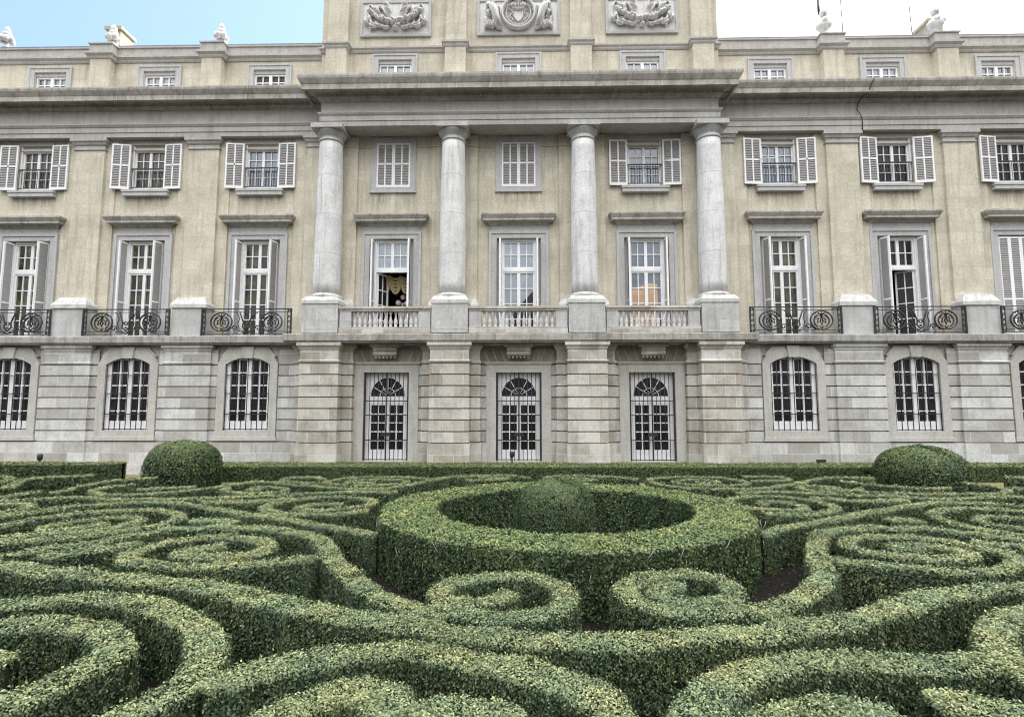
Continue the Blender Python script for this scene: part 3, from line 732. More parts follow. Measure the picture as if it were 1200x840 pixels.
# --- balustrades between the column pedestals
bal = MB().lathe([(.075, 6.14), (.075, 6.19), (.05, 6.21), (.075, 6.28), (.085, 6.36), (.07, 6.45), (.04, 6.55), (.035, 6.68), (.06, 6.72), (.06, 6.75), (.075, 6.76), (.075, 6.81)], n=10).mesh('baluster', M['cap_stone'])
for k in range(3):
    a, b = COLX[k] + .78, COLX[k + 1] - .78; w = (b - a) / 2
    m = MB(); m.box(-w + .01, w - .01, -1.36, -1.04, 5.885, 6.14); m.box(-w + .01, w - .01, -1.34, -1.06, 6.81, 6.9); m.box(-w + .0, w - .0, -1.38, -1.02, 6.9, 7.0)
    o = m.build('balustrade', M['pier'], PAL, ((a + b) / 2, 0, 0))
    for s in (-1, 1): MB().box(-.24, .24, -1.32, -1.08, 6.14, 6.81).build('post', M['pale'], o, (s * (w - .27), 0, 0))
    n = 13
    for q in range(n): put('baluster', bal, o, (-(w - .64) + 2 * (w - .64) * q / (n - 1), -1.2, 0))

# --- wrought-iron balcony rails on the wings
def iron_panel(hw):
    m = MB()
    for z, t in ((7.03, .025), (6.9, .014), (6.06, .014), (5.95, .018)): m.box(-hw, hw, -t, t, z - t * .8, z + t * .8)
    for s in (-1, 1):
        m.box(s * hw - .028, s * hw + .028, -.028, .028, 5.89, 7.06); m.box(s * (hw - .15) - .014, s * (hw - .15) + .014, -.014, .014, 5.95, 7.03)
        for z in (6.0, 6.25, 6.48, 6.7, 6.96): m.tube(arc(s * (hw - .075), z, .045, 0, 360, 8)[:-1], 0.021, 4, True)
        c = s * hw * .56; zc = 6.47
        m.tube(arc(c, zc, .42, 60, 60 + 250, 22, 0, None, 1.1, .95), 0.034, 4); m.tube(arc(c, zc, .42, 120, 120 - 250, 22, 0, None, 1.1, .95), 0.030, 4)
        m.tube(arc(c, zc - .02, .3, -60, 240, 18, 0, None, 1.05, 1.), 0.029, 4)
        for q in range(5):
            a = R(-90 + (q - 2) * 38); px, pz = c + .0, zc + .16
            ex, ez = px + .3 * math.cos(a), pz + .36 * math.sin(a)
            nx, nz = -math.sin(a) * .06, math.cos(a) * .06
            m.tube([(px, 0, pz), ((px + ex) / 2 + nx, 0, (pz + ez) / 2 + nz), (ex, 0, ez), ((px + ex) / 2 - nx, 0, (pz + ez) / 2 - nz)], 0.025, 4, True)
        for q in (-1, 1): m.tube([(c, 0, zc + .16), (c + q * .1, 0, zc + .3), (c + q * .22, 0, zc + .36), (c + q * .26, 0, zc + .27)], 0.026, 4)
        m.tube([(c, 0, zc + .14), (c, 0, 6.9)], .02, 4)
        for q in (-1, 1): m.tube(arc(c + q * .1, 6.12, .1, 90, 90 + q * 300, 10, 0, .03), 0.025, 4)
        # lyre in the middle
        m.tube([(s * .5, 0, 6.9), (s * .36, 0, 6.8), (s * .3, 0, 6.6), (s * .36, 0, 6.4), (s * .3, 0, 6.2), (s * .12, 0, 6.08), (0, 0, 5.97)], .02, 4)
        m.tube([(s * .3, 0, 6.92), (s * .22, 0, 6.7), (s * .13, 0, 6.45), (s * .16, 0, 6.25), (0, 0, 6.1)], 0.030, 4)
        m.tube(arc(s * .52, 6.2, .13, 180 if s > 0 else 0, (180 if s > 0 else 0) - s * 400, 18, 0, .03), 0.029, 4)
        m.tube([(s * .4, 0, 6.2), (s * .25, 0, 6.07), (s * .1, 0, 6.0)], 0.029, 4); m.tube([(s * .64, 0, 6.22), (s * .8, 0, 6.08)], 0.025, 4)
    m.tube(arc(0, 6.42, .07, 0, 360, 10)[:-1], 0.026, 4, True); m.blob((0, 0, 6.24), .05)
    return m.mesh('balcony_railing', M['iron'])
for x, hw in ((-22.1, 1.85), (-16.92, 1.88), (-11.68, 1.93), (11.65, 1.9), (16.8, 1.88), (22.0, 1.85)):
    put('balcony_railing', iron_panel(hw), PAL, (x, -.72, 0))

# plinth vent
MB().box(-.2, .2, -.535, -.5, .42, .68).build('vent', M['iron'], PAL, (12.5, 0, 0))

# --- loose things about the palace
lamp = thing('lamp', 'white marble lamp with three round globes in the open dark window', 'lamp', (C0 - 5.4, YW + 1.2, 6.2))
MB().lathe([(.2, 0), (.2, .1), (.1, .2), (.09, .45), (.19, .7), (.21, .95), (.12, 1.1), (.05, 1.2), (.05, 1.45)], n=14).build('base', M['bust'], lamp)
for dx, dz in ((-.2, 1.45), (.2, 1.42), (.02, 1.72)):
    MB().blob((dx, 0, dz), .13, n=12, m=8).build('globe', M['globe'], lamp)
    
m = MB()
for k in range(3):
    cx = -.5 + .5 * k
    for r_ in range(5):
        m.tube([(cx + (t - .5) * .52, .02 * r_, 8.78 - .09 * r_ - (.12 + .07 * r_) * math.sin(math.pi * t)) for t in [q / 10 for q in range(11)]], .065, 6)
    m.tube([(cx - .25, .05, 8.7), (cx - .25, .0, 8.5), (cx - .26, .02, 8.2)], [.05, .06, .02], 6)
m.tube([(-.66, .1, 8.7), (-.62, .1, 8.0), (-.66, .1, 7.0), (-.64, .1, 6.0)], [.07, .09, .06, .08], 8)
tag(m.build('curtain', M['cream'], None, (C0 - 5.65, YW + .75, 0)), 'cream swagged curtain hanging in the open window left of centre', 'curtain')

def antenna(x, y, z0, z1, label, thick=None):
    m = MB(); m.tube([(0, 0, 0), (.02, 0, (z1 - z0) * .5), (-.03, 0, z1 - z0)], .022, 5)
    if thick: m.tube([(-.03, 0, thick[0]), (-.03, 0, thick[1])], .06, 6)
    m.box(-.12, .12, -.12, .12, -.04, .04)
    tag(m.build('antenna', M['iron'], None, (C0 + x, YW + y, z0)), label, 'antenna', 'antenna masts on the roof')
antenna(15.5, 3.0, 19.9, 25.2, 'thin dark roof antenna with a thick joint just behind the bust beside the attic block', (3.1, 3.9))
antenna(16.62, 3.0, 19.9, 25.2, 'bare thin roof antenna, plain mast standing right of the bust by the attic block')
antenna(20.12, 3.0, 19.9, 23.4, 'short thin dark roof antenna standing next to the roof chimney on the right')

def bollard(x, y, h, label):
    b = thing('garden_light', label, 'garden light', (x, y, 0), 'black garden lights behind the hedge')
    MB().lathe([(.09, 0), (.09, .03), (.04, .05), (.035, h - .2)], n=10).build('post', M['iron'], b)
    MB().lathe([(.05, h - .2), (.09, h - .17), (.095, h), (.06, h + .05)], n=12).build('head', M['iron'], b)
bollard(-19.05, 21.1, .95, 'black garden light standing on the hedge line left of the round bush')
bollard(-0.45, 22.4, .98, 'black garden light before the middle garden door')
HEDGES = [
    ('broad undulating box hedge sweeping right across the garden below both small front spirals', 0.52,
     [(-10.60, 8.44), (-7.51, 7.62), (-6.60, 7.36), (-6.01, 7.22), (-5.34, 7.06), (-4.67, 6.93), (-3.89, 6.72), (-2.84, 6.27), (-2.13, 5.93), (-1.52, 5.71), (-0.96, 5.55), (-0.55, 5.44), (0.11, 5.33), (0.75, 5.29), (1.18, 5.30), (1.73, 5.37), (2.31, 5.49), (2.74, 5.65), (3.39, 5.81), (4.05, 6.15), (4.61, 6.51), (5.01, 6.69), (5.52, 6.82), (6.24, 6.89), (9.40, 7.42)]),
    ('hedge winding from the left edge into the left of two small front spirals', 0.48,
     [(-9.82, 5.43), (-7.83, 7.94), (-7.71, 8.01), (-7.51, 8.35), (-7.02, 8.72), (-6.72, 9.06), (-6.55, 9.37), (-6.38, 9.69), (-5.90, 9.91), (-5.32, 10.00), (-4.52, 9.88), (-3.92, 9.55), (-3.33, 9.01), (-2.97, 8.39), (-2.65, 7.76), (-2.22, 7.15), (-1.77, 6.52), (-1.36, 6.17), (-0.92, 5.97), (-0.46, 5.88), (-0.01, 5.89), (0.32, 6.03), (0.50, 6.37), (0.43, 6.81), (0.13, 7.13), (-0.29, 7.26), (-0.69, 7.15), (-0.96, 6.84), (-1.00, 6.51), (-0.77, 6.26), (-0.46, 6.25), (-0.21, 6.41), (-0.24, 6.61)]),
    ('big spiral hedge on the left with an oval coil, inside the curved hedge', 0.45,
     [(-2.98, 7.97), (-3.30, 7.92), (-3.55, 7.80), (-3.98, 7.68), (-4.41, 7.60), (-4.87, 7.57), (-5.27, 7.62), (-5.61, 7.76), (-5.82, 7.98), (-5.88, 8.23), (-5.85, 8.48), (-5.80, 8.77), (-5.63, 9.07), (-5.39, 9.24), (-5.12, 9.33), (-4.74, 9.28), (-4.28, 9.00), (-4.00, 8.59), (-3.99, 8.29), (-4.21, 8.12), (-4.54, 8.03), (-4.88, 8.00), (-5.14, 8.11), (-5.18, 8.29), (-5.10, 8.52), (-4.91, 8.66), (-4.72, 8.71)]),
    ('short pointed spur of hedge on the left lying between two long curved hedges', 0.50,
     [(-7.10, 7.95), (-6.95, 8.16), (-6.70, 8.34), (-6.37, 8.60), (-6.15, 8.82)]),
    ('outer hairpin hedge of the flat left spiral below the round bush', 0.48,
     [(-9.47, 6.50), (-9.61, 9.70), (-9.65, 9.97), (-9.64, 10.42), (-9.50, 10.75), (-9.35, 11.18), (-8.73, 11.54), (-8.20, 11.60), (-7.62, 11.48), (-7.15, 11.21), (-6.85, 10.84), (-6.75, 10.48), (-6.84, 10.07), (-7.06, 9.71), (-7.41, 9.38), (-7.89, 9.07), (-8.46, 8.77), (-8.62, 8.71), (-11.50, 7.32)]),
    ('inner coil of the flat left spiral below the round bush', 0.42,
     [(-11.78, 7.52), (-8.98, 9.07), (-8.89, 9.20), (-8.35, 9.43), (-7.93, 9.53), (-7.65, 9.77), (-7.40, 10.16), (-7.38, 10.51), (-7.62, 10.76), (-7.95, 10.85), (-8.28, 10.77), (-8.56, 10.48), (-8.75, 10.17), (-8.79, 9.92), (-8.66, 9.73), (-8.39, 9.67), (-8.21, 9.86), (-8.01, 10.12), (-7.89, 10.34)]),
    ('long hedge arcing over the flat left spiral and ending at the ring', 0.48,
     [(-11.07, 7.48), (-10.57, 10.64), (-10.48, 10.81), (-10.50, 11.07), (-10.17, 11.64), (-10.07, 11.96), (-9.38, 12.38), (-8.93, 12.50), (-8.30, 12.55), (-7.97, 12.47), (-7.34, 12.10), (-6.80, 11.83), (-6.26, 11.52), (-5.74, 11.23), (-5.28, 11.02), (-4.38, 10.53), (-3.67, 10.09), (-3.03, 9.73), (-2.49, 9.39)]),
    ('thin nearly straight hedge crossing from the left edge to the back of the ring', 0.42,
     [(-15.47, 11.36), (-12.49, 12.54), (-12.31, 12.66), (-11.87, 12.79), (-11.44, 13.06), (-11.09, 13.15), (-10.51, 13.13), (-9.82, 12.95), (-8.98, 12.94), (-8.18, 12.98), (-7.72, 13.15), (-7.20, 13.34), (-6.53, 13.58), (-6.01, 13.66), (-5.52, 13.90), (-4.98, 14.07), (-4.46, 14.22), (-3.84, 14.19), (-3.24, 14.09)]),
    ('small hooked hedge tip at the left edge under the thin straight hedge', 0.45,
     [(-15.43, 12.85), (-12.27, 12.32), (-11.54, 12.28), (-11.11, 12.13), (-10.77, 11.82), (-10.71, 11.51), (-10.86, 11.20), (-11.00, 11.06), (-12.73, 8.37)]),
    ('short hedge tip at the left edge above the thin straight hedge', 0.45,
     [(-13.44, 9.75), (-12.84, 12.89), (-12.78, 13.14), (-12.72, 13.53), (-12.75, 13.94), (-12.57, 14.08)]),
    ('rounded hedge end at the far left edge before the low wall of hedge', 0.50,
     [(-20.11, 18.46), (-17.18, 17.17), (-16.53, 17.08), (-15.82, 16.57), (-15.24, 15.64), (-15.10, 15.12), (-13.69, 12.25)]),
    ('slanting hedge running up to the stepped hedge end left of the round bush', 0.60,
     [(-13.96, 14.50), (-14.71, 15.56), (-15.23, 16.49), (-14.99, 17.07), (-14.25, 17.17), (-13.93, 17.46)]),
    ('outer hedge arc curving behind the left round bush', 0.42,
     [(-11.94, 13.68), (-12.15, 14.09), (-12.15, 14.39), (-12.32, 15.01), (-12.33, 15.70), (-12.36, 16.25), (-11.94, 16.65), (-11.45, 16.91)]),
    ('hedge looping below the left round bush and winding on towards the back of the ring', 0.42,
     [(-11.12, 15.46), (-11.42, 15.03), (-11.47, 14.55), (-11.22, 14.04), (-10.65, 13.66), (-10.19, 13.63), (-9.66, 13.72), (-9.24, 13.94), (-8.93, 14.23), (-8.63, 14.67), (-8.43, 15.16), (-8.21, 15.60), (-7.89, 16.00), (-7.44, 15.97), (-6.82, 15.59), (-6.08, 15.30), (-5.36, 14.99), (-4.68, 14.72), (-3.98, 14.70), (-3.61, 14.90), (-3.32, 15.36), (-3.01, 16.03), (-2.77, 16.58), (-2.34, 17.05)]),
    ('short hedge strip at the foot of the left round bush', 0.40,
     [(-10.33, 14.42), (-10.00, 14.63), (-9.50, 14.79), (-9.01, 14.92)]),
    ('little oval hedge coil just right of the left round bush', 0.38,
     [(-6.96, 14.42), (-7.28, 14.41), (-7.36, 14.85), (-7.08, 15.00), (-6.55, 14.78), (-6.27, 14.36), (-6.45, 14.01), (-6.91, 13.86), (-7.53, 14.07), (-8.02, 14.50), (-8.13, 14.97)]),
    ('distant hedge spiral on the left of the ring, close to the back hedge', 0.38,
     [(-4.31, 15.89), (-4.80, 15.85), (-5.22, 15.98), (-5.10, 16.34), (-4.50, 16.60), (-3.86, 16.56), (-3.42, 16.18), (-3.56, 15.69), (-4.17, 15.37), (-4.91, 15.43), (-5.52, 15.62), (-5.88, 16.06), (-5.73, 16.58), (-5.35, 17.03), (-4.68, 17.23), (-3.78, 17.23), (-3.15, 16.91), (-2.85, 16.54)]),
    ('small distant hedge loop against the back hedge, left of the distant spiral', 0.38,
     [(-5.88, 15.79), (-6.59, 15.94), (-7.28, 16.35), (-7.31, 16.89), (-6.97, 17.16), (-6.49, 17.05), (-6.07, 16.57)]),
    ('far hedge arc left of centre between ring and back hedge', 0.40,
     [(-2.78, 16.64), (-2.48, 17.09), (-1.98, 17.39), (-0.99, 17.72), (-0.30, 17.64), (0.22, 17.00)]),
    ('short far hedge curl inside the arc left of centre behind the ring', 0.36,
     [(-1.73, 16.50), (-0.99, 16.75), (-0.42, 16.94), (-0.70, 17.21), (-1.36, 17.13)]),
    ('oval hedge spiral touching the left side of the ring', 0.45,
     [(-4.07, 12.35), (-4.45, 12.46), (-4.81, 12.34), (-4.93, 11.96), (-4.76, 11.69), (-4.36, 11.62), (-3.94, 11.82), (-3.56, 12.18), (-3.46, 12.67), (-3.75, 13.11), (-4.17, 13.31), (-4.74, 13.37), (-5.21, 13.14), (-5.48, 12.80), (-5.69, 12.38), (-5.69, 11.93), (-5.26, 11.45), (-4.80, 11.23), (-4.18, 11.16), (-3.75, 11.28), (-3.29, 11.63)]),
    ('wedge of hedge squeezed between two long hedges left of the ring spiral', 0.62,
     [(-7.48, 12.64), (-6.98, 12.65), (-6.43, 12.67), (-5.95, 12.85), (-5.56, 13.13)]),
    ('leaf shaped hedge island above the big left spiral', 0.60,
     [(-6.39, 10.41), (-6.28, 10.63), (-5.94, 10.58), (-5.41, 10.28)]),
    ('large hooked hedge in the lower left corner bending round the inner coil', 0.50,
     [(-9.12, 5.33), (-6.01, 6.09), (-5.87, 6.15), (-5.54, 6.21), (-5.17, 6.24), (-4.80, 6.26), (-4.40, 6.19), (-3.93, 6.00), (-3.53, 5.78), (-3.17, 5.47), (-2.91, 5.11), (-2.75, 4.78), (-2.68, 4.48), (-2.74, 4.20), (-2.85, 3.95), (-2.93, 3.75)]),
    ('thick hedge arch at the bottom left of centre, branching from the hooked corner hedge', 0.50,
     [(-2.47, 4.30), (-2.40, 4.48), (-2.22, 4.64), (-1.99, 4.78), (-1.60, 4.93), (-1.32, 5.00), (-1.02, 5.05), (-0.60, 4.94), (-0.10, 4.77), (0.27, 4.56), (0.52, 4.32), (0.64, 4.09), (0.62, 3.82)]),
    ('inner hedge coil in the lower left corner inside the hooked hedge', 0.50,
     [(-8.49, 4.75), (-5.37, 5.46), (-5.24, 5.51), (-5.02, 5.54), (-4.77, 5.56), (-4.37, 5.50), (-4.02, 5.33), (-3.74, 5.09), (-3.62, 4.82), (-3.67, 4.52), (-3.75, 4.22), (-3.82, 3.97), (-4.66, 0.88)]),
    ('blunt hedge end at the very left edge inside the corner coil', 0.55,
     [(-7.92, 4.85), (-4.72, 4.75), (-4.59, 4.77), (-4.42, 4.75)]),
    ('hedge curl at the bottom edge under the left arch', 0.50,
     [(-1.90, 3.77), (-1.80, 3.99), (-1.67, 4.17), (-1.50, 4.32), (-1.29, 4.39), (-1.08, 4.30), (-0.98, 4.12), (-0.96, 3.91)]),
    ('low hedge top peeping in at the bottom edge inside the left arch', 0.50,
     [(-0.78, 3.91), (-0.63, 4.04), (-0.42, 4.08), (-0.20, 4.04), (-0.02, 3.90)]),
    ('hedge winding from the right edge into the right of two small front spirals', 0.48,
     [(10.74, 7.02), (8.37, 9.16), (8.29, 9.30), (8.02, 9.48), (7.82, 9.75), (7.55, 9.97), (7.20, 10.10), (6.82, 10.21), (6.15, 10.13), (5.54, 9.87), (5.12, 9.54), (4.74, 9.01), (4.42, 8.44), (4.18, 7.90), (4.00, 7.46), (3.67, 6.97), (3.29, 6.56), (2.89, 6.26), (2.44, 6.08), (2.09, 6.00), (1.78, 6.01), (1.49, 6.11), (1.26, 6.33), (1.20, 6.67), (1.37, 7.00), (1.74, 7.29), (2.12, 7.39), (2.44, 7.23), (2.56, 6.91), (2.46, 6.60), (2.22, 6.39), (1.90, 6.33), (1.64, 6.45), (1.57, 6.66), (1.76, 6.86), (1.99, 6.87)]),
    ('big spiral hedge on the right with an oval coil, opening from the winding hedge', 0.45,
     [(4.41, 8.16), (4.56, 8.12), (4.72, 7.96), (4.95, 7.81), (5.39, 7.62), (5.67, 7.53), (6.07, 7.47), (6.53, 7.64), (6.96, 7.93), (7.23, 8.26), (7.26, 8.52), (7.21, 8.69), (7.13, 8.91), (7.05, 9.05), (6.95, 9.28), (6.73, 9.45), (6.38, 9.56), (5.94, 9.56), (5.48, 9.34), (5.16, 8.96), (5.15, 8.60), (5.32, 8.39), (5.58, 8.22), (5.79, 8.17), (6.19, 8.13), (6.60, 8.29), (6.74, 8.56), (6.67, 8.79), (6.36, 8.94), (6.05, 8.96), (5.78, 8.86), (5.85, 8.67), (6.14, 8.57)]),
    ('thin spur of hedge near the right edge between two long curved hedges', 0.42,
     [(7.34, 9.18), (7.55, 9.09), (7.69, 8.94), (7.96, 8.73), (10.36, 6.61)]),
    ('long hedge rising from the right side of the ring to the right edge', 0.48,
     [(4.06, 9.46), (4.47, 9.91), (4.96, 10.29), (5.53, 10.60), (6.17, 10.96), (6.90, 11.42), (7.63, 11.85), (8.64, 12.42), (9.42, 12.81), (10.01, 12.89), (10.66, 12.75), (11.36, 12.37), (14.35, 11.22)]),
    ('outer hairpin hedge of the flat spiral at the right edge', 0.48,
     [(13.81, 10.62), (10.85, 11.82), (10.65, 11.89), (10.12, 12.11), (9.38, 12.10), (8.90, 11.88), (8.44, 11.50), (8.23, 11.02), (8.19, 10.59), (8.23, 10.12), (8.39, 9.73), (8.64, 9.46), (10.32, 6.73)]),
    ('inner coil of the flat spiral at the right edge', 0.42,
     [(9.81, 10.97), (9.66, 11.18), (9.43, 11.30), (9.03, 11.12), (8.82, 10.79), (8.85, 10.38), (9.12, 9.97), (10.21, 6.96)]),
    ('leaf shaped hedge island above the big right spiral', 0.60,
     [(7.03, 10.72), (7.51, 10.98), (7.56, 10.55)]),
    ('wedge of hedge squeezed between two long hedges right of the ring spiral', 0.60,
     [(6.97, 13.47), (7.41, 13.30), (7.87, 13.07), (8.55, 13.05), (9.14, 13.21)]),
    ('thin nearly straight hedge crossing from the back of the ring to the right edge', 0.42,
     [(5.45, 14.16), (6.40, 14.44), (6.96, 14.36), (7.70, 14.11), (8.40, 13.86), (9.08, 13.83), (9.56, 13.71), (9.87, 13.41), (10.42, 13.42), (11.43, 13.65), (12.67, 13.78), (15.83, 14.28)]),
    ('oval hedge spiral touching the right side of the ring', 0.42,
     [(5.57, 12.52), (5.35, 12.62), (5.56, 12.88), (5.81, 12.91), (6.10, 12.69), (6.19, 12.27), (6.09, 11.96), (5.72, 11.81), (5.27, 11.93), (4.87, 12.24), (4.76, 12.86), (4.98, 13.27), (5.34, 13.55), (5.92, 13.70), (6.43, 13.59), (6.77, 13.16), (6.91, 12.54), (6.81, 12.05), (6.33, 11.64), (5.81, 11.40), (5.27, 11.42), (4.97, 11.54)]),
    ('distant hedge spiral right of the ring, running on to the right round bush', 0.38,
     [(5.06, 16.13), (5.49, 16.09), (5.82, 16.31), (5.56, 16.75), (4.94, 16.75), (4.47, 16.36), (4.56, 15.89), (4.90, 15.66), (5.78, 15.56), (6.34, 15.75), (6.60, 16.22), (6.47, 16.76), (6.08, 17.26), (5.27, 17.47), (4.35, 17.26), (3.81, 16.67), (3.87, 15.88), (4.15, 15.37), (4.65, 14.98), (5.52, 14.86), (6.50, 15.02), (7.57, 15.71), (8.40, 16.42), (9.26, 17.12), (9.85, 17.38), (11.00, 17.32)]),
    ('small distant hedge loop against the back hedge, right of the distant spiral', 0.38,
     [(6.97, 17.51), (7.66, 17.67), (8.15, 17.49), (8.21, 16.96), (7.76, 16.62), (7.27, 16.53), (6.78, 16.39)]),
    ('little oval hedge coil just left of the right round bush', 0.38,
     [(8.04, 14.94), (8.53, 14.95), (8.67, 15.24), (8.40, 15.43), (7.99, 15.53), (7.56, 15.17), (7.61, 14.64), (8.06, 14.46), (8.72, 14.70), (9.17, 15.00)]),
    ('outer hedge loop curving around the foot of the right round bush', 0.42,
     [(12.89, 16.29), (13.12, 15.64), (12.98, 14.97), (12.56, 14.47), (11.86, 14.15), (10.97, 14.11), (10.19, 14.22), (9.41, 14.33), (8.74, 14.45)]),
    ('hedge strip running straight along the foot of the right round bush', 0.40,
     [(9.47, 16.54), (9.90, 15.79), (10.49, 15.26), (10.96, 15.11), (11.65, 15.13)]),
    ('far hedge arc right of centre between ring and back hedge', 0.40,
     [(3.50, 16.67), (3.26, 17.16), (2.79, 17.40), (2.19, 17.56), (1.61, 17.72), (1.02, 17.54), (0.64, 17.01)]),
    ('short far hedge curl inside the arc right of centre behind the ring', 0.36,
     [(1.17, 16.96), (1.78, 17.03), (2.28, 16.84), (1.99, 16.54), (1.42, 16.53)]),
    ('short low hedge at the right edge before the back hedge', 0.50,
     [(15.19, 17.55), (16.07, 17.42), (19.24, 16.96)]),
    ('short hedge strip at the right edge beside the right round bush loop', 0.40,
     [(13.37, 15.21), (13.84, 15.03), (16.84, 13.92)]),
    ('thick hedge arch at the bottom right of centre, bending down to the bottom edge', 0.50,
     [(4.11, 4.90), (3.86, 4.91), (3.59, 4.94), (3.23, 4.95), (2.86, 4.94), (2.56, 4.92), (2.27, 4.86), (1.99, 4.76), (1.70, 4.61), (1.47, 4.40), (1.28, 4.16), (1.13, 3.83)]),
    ('large hedge bend in the lower right corner', 0.50,
     [(8.55, 7.65), (5.68, 6.23), (5.30, 6.10), (4.92, 5.86), (4.56, 5.52), (4.28, 5.16), (4.12, 4.86), (4.12, 4.55), (3.34, 1.44)]),
    ('hedge top at the bottom edge under the right arch', 0.50,
     [(1.50, 3.78), (1.73, 3.98), (1.93, 4.09), (2.17, 4.16), (2.39, 4.16), (2.52, 4.10), (2.48, 3.92)]),
    ('hedge tip at the bottom edge in the lower right corner', 0.50,
     [(3.03, 4.29), (3.17, 4.30), (3.30, 4.27), (3.45, 4.19), (3.65, 4.08), (6.45, 2.54)]),
]
# ------------------------------------------------------------------ garden
def leaf_material(name, stops):
    m, nt, b = new_mat(name); L = nt.links.new
    at = node(nt, 'ShaderNodeAttribute', attribute_name='tint')
    col = ramp(nt, at.outputs['Fac'], stops)
    geo = node(nt, 'ShaderNodeNewGeometry')
    n = node(nt, 'ShaderNodeTexNoise'); L(geo.outputs['Position'], n.inputs['Vector']); n.inputs['Scale'].default_value = 1.3; n.inputs['Detail'].default_value = 3
    tone = ramp(nt, n.outputs['Fac'], [(.35, (.80, .90, .88)), (.65, (1.2, 1.1, .95))])
    col = mixc(nt, col, tone, 1., 'MULTIPLY')
    L(col, b.inputs['Base Color']); b.inputs['Roughness'].default_value = .5; b.inputs['Specular IOR Level'].default_value = .42
    tr = node(nt, 'ShaderNodeBsdfTranslucent'); L(col, tr.inputs[0])
    mx = node(nt, 'ShaderNodeMixShader'); mx.inputs[0].default_value = .07
    L(b.outputs[0], mx.inputs[1]); L(tr.outputs[0], mx.inputs[2]); L(mx.outputs[0], nt.nodes['Material Output'].inputs[0])
    return m
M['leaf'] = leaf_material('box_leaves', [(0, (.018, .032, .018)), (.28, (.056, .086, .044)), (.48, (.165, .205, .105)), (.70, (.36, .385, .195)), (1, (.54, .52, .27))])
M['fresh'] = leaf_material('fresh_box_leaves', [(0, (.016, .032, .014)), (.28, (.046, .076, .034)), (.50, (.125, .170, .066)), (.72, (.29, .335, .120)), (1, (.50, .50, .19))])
M['core'] = plain('hedge_twigs', (.018, .024, .012), .9, .1, .5, 20)
M['twig'] = plain('pale_bare_twig', (.34, .30, .24), .8, .1, .2, 20)

def smooth(pts, step):
    P = np.array(pts, float)
    P = np.vstack([2 * P[0] - P[1], P, 2 * P[-1] - P[-2]]); out = []
    for i in range(1, len(P) - 2):
        p0, p1, p2, p3 = P[i - 1:i + 3]; n = max(2, int(np.linalg.norm(p2 - p1) / .03))
        t = np.linspace(0, 1, n, endpoint=False)[:, None]
        # centripetal-ish: tension .5
        out.append(.5 * (2 * p1 + (p2 - p0) * t + (2 * p0 - 5 * p1 + 4 * p2 - p3) * t ** 2 + (3 * p1 - p0 - 3 * p2 + p3) * t ** 3))
    Q = np.vstack(out + [P[-2][None]])
    d = np.r_[0, np.cumsum(np.linalg.norm(np.diff(Q, axis=0), axis=1))]
    n = max(4, int(d[-1] / step)); s = np.linspace(0, d[-1], n)
    Q = np.c_[np.interp(s, d, Q[:, 0]), np.interp(s, d, Q[:, 1])]
    for _ in range(3): Q[1:-1] = .25 * Q[:-2] + .5 * Q[1:-1] + .25 * Q[2:]
    return Q

def wob(x, y, z=0, f=1.):
    return (np.sin(3.1 * f * x + 1.7 * f * y + 2.3 * z) + np.sin(-2.3 * f * x + 3.7 * f * y - 1.9 * z + 1.3) + .7 * np.sin(6.1 * f * x - 5.3 * f * y + 4 * z) + .5 * np.sin(11 * f * x + 9 * f * y + 7 * z)) / 3.2

def leaves(P, N, top, cover=1.35, size=1.):
    """P surface points, N normals, top = how upward each point is (0..1). One small leaf per point."""
    # leaves grow in little tufts: each tuft has its own tone, a few tufts are thin and let the dark inside show
    q = np.floor((P + RNG.normal(0, .012, P.shape)) / .085).astype(np.int64)
    cl = np.modf(np.abs(np.sin(q[:, 0] * 127.1 + q[:, 1] * 311.7 + q[:, 2] * 74.7) * 43758.5453))[0]
    keep = (cl > .13) | (RNG.random(len(P)) < .45)
    P, N, top, cl = P[keep], N[keep], top[keep], cl[keep]
    n = len(P); d = np.linalg.norm(P - np.array((0, 0, 2.8)), axis=1)
    Ln = (.0135 + .0021 * d) * size * RNG.uniform(.75, 1.3, n); W = Ln * RNG.uniform(.45, .62, n)
    nn = N + RNG.normal(0, .42, (n, 3)); nn /= np.linalg.norm(nn, axis=1)[:, None]
    a = RNG.normal(0, 1, (n, 3)); a[:, 2] += .35
    u = a - (a * nn).sum(1)[:, None] * nn; u /= np.linalg.norm(u, axis=1)[:, None] + 1e-9
    v = np.cross(nn, u)
    off = RNG.normal(.0, .013, n) + (RNG.random(n) < .03) * RNG.uniform(.015, .045, n)
    C = P + N * off[:, None]
    u *= Ln[:, None] / 2; v *= W[:, None] / 2
    V = np.stack([C - u, C + v * 1. - u * .1, C + u, C - v - u * .1], 1).reshape(-1, 3)
    patch = wob(P[:, 0], P[:, 1], P[:, 2], .5)
    tint = np.clip(RNG.beta(3.6, 5.2, n) * .62 + .27 * top * RNG.uniform(.5, 1.1, n) + .03 + .05 * patch + .17 * (cl - .5), 0, 1)  # upward leaves lighter: yellow clipped growth, plus top-lit contrast put into colour
    return V, tint

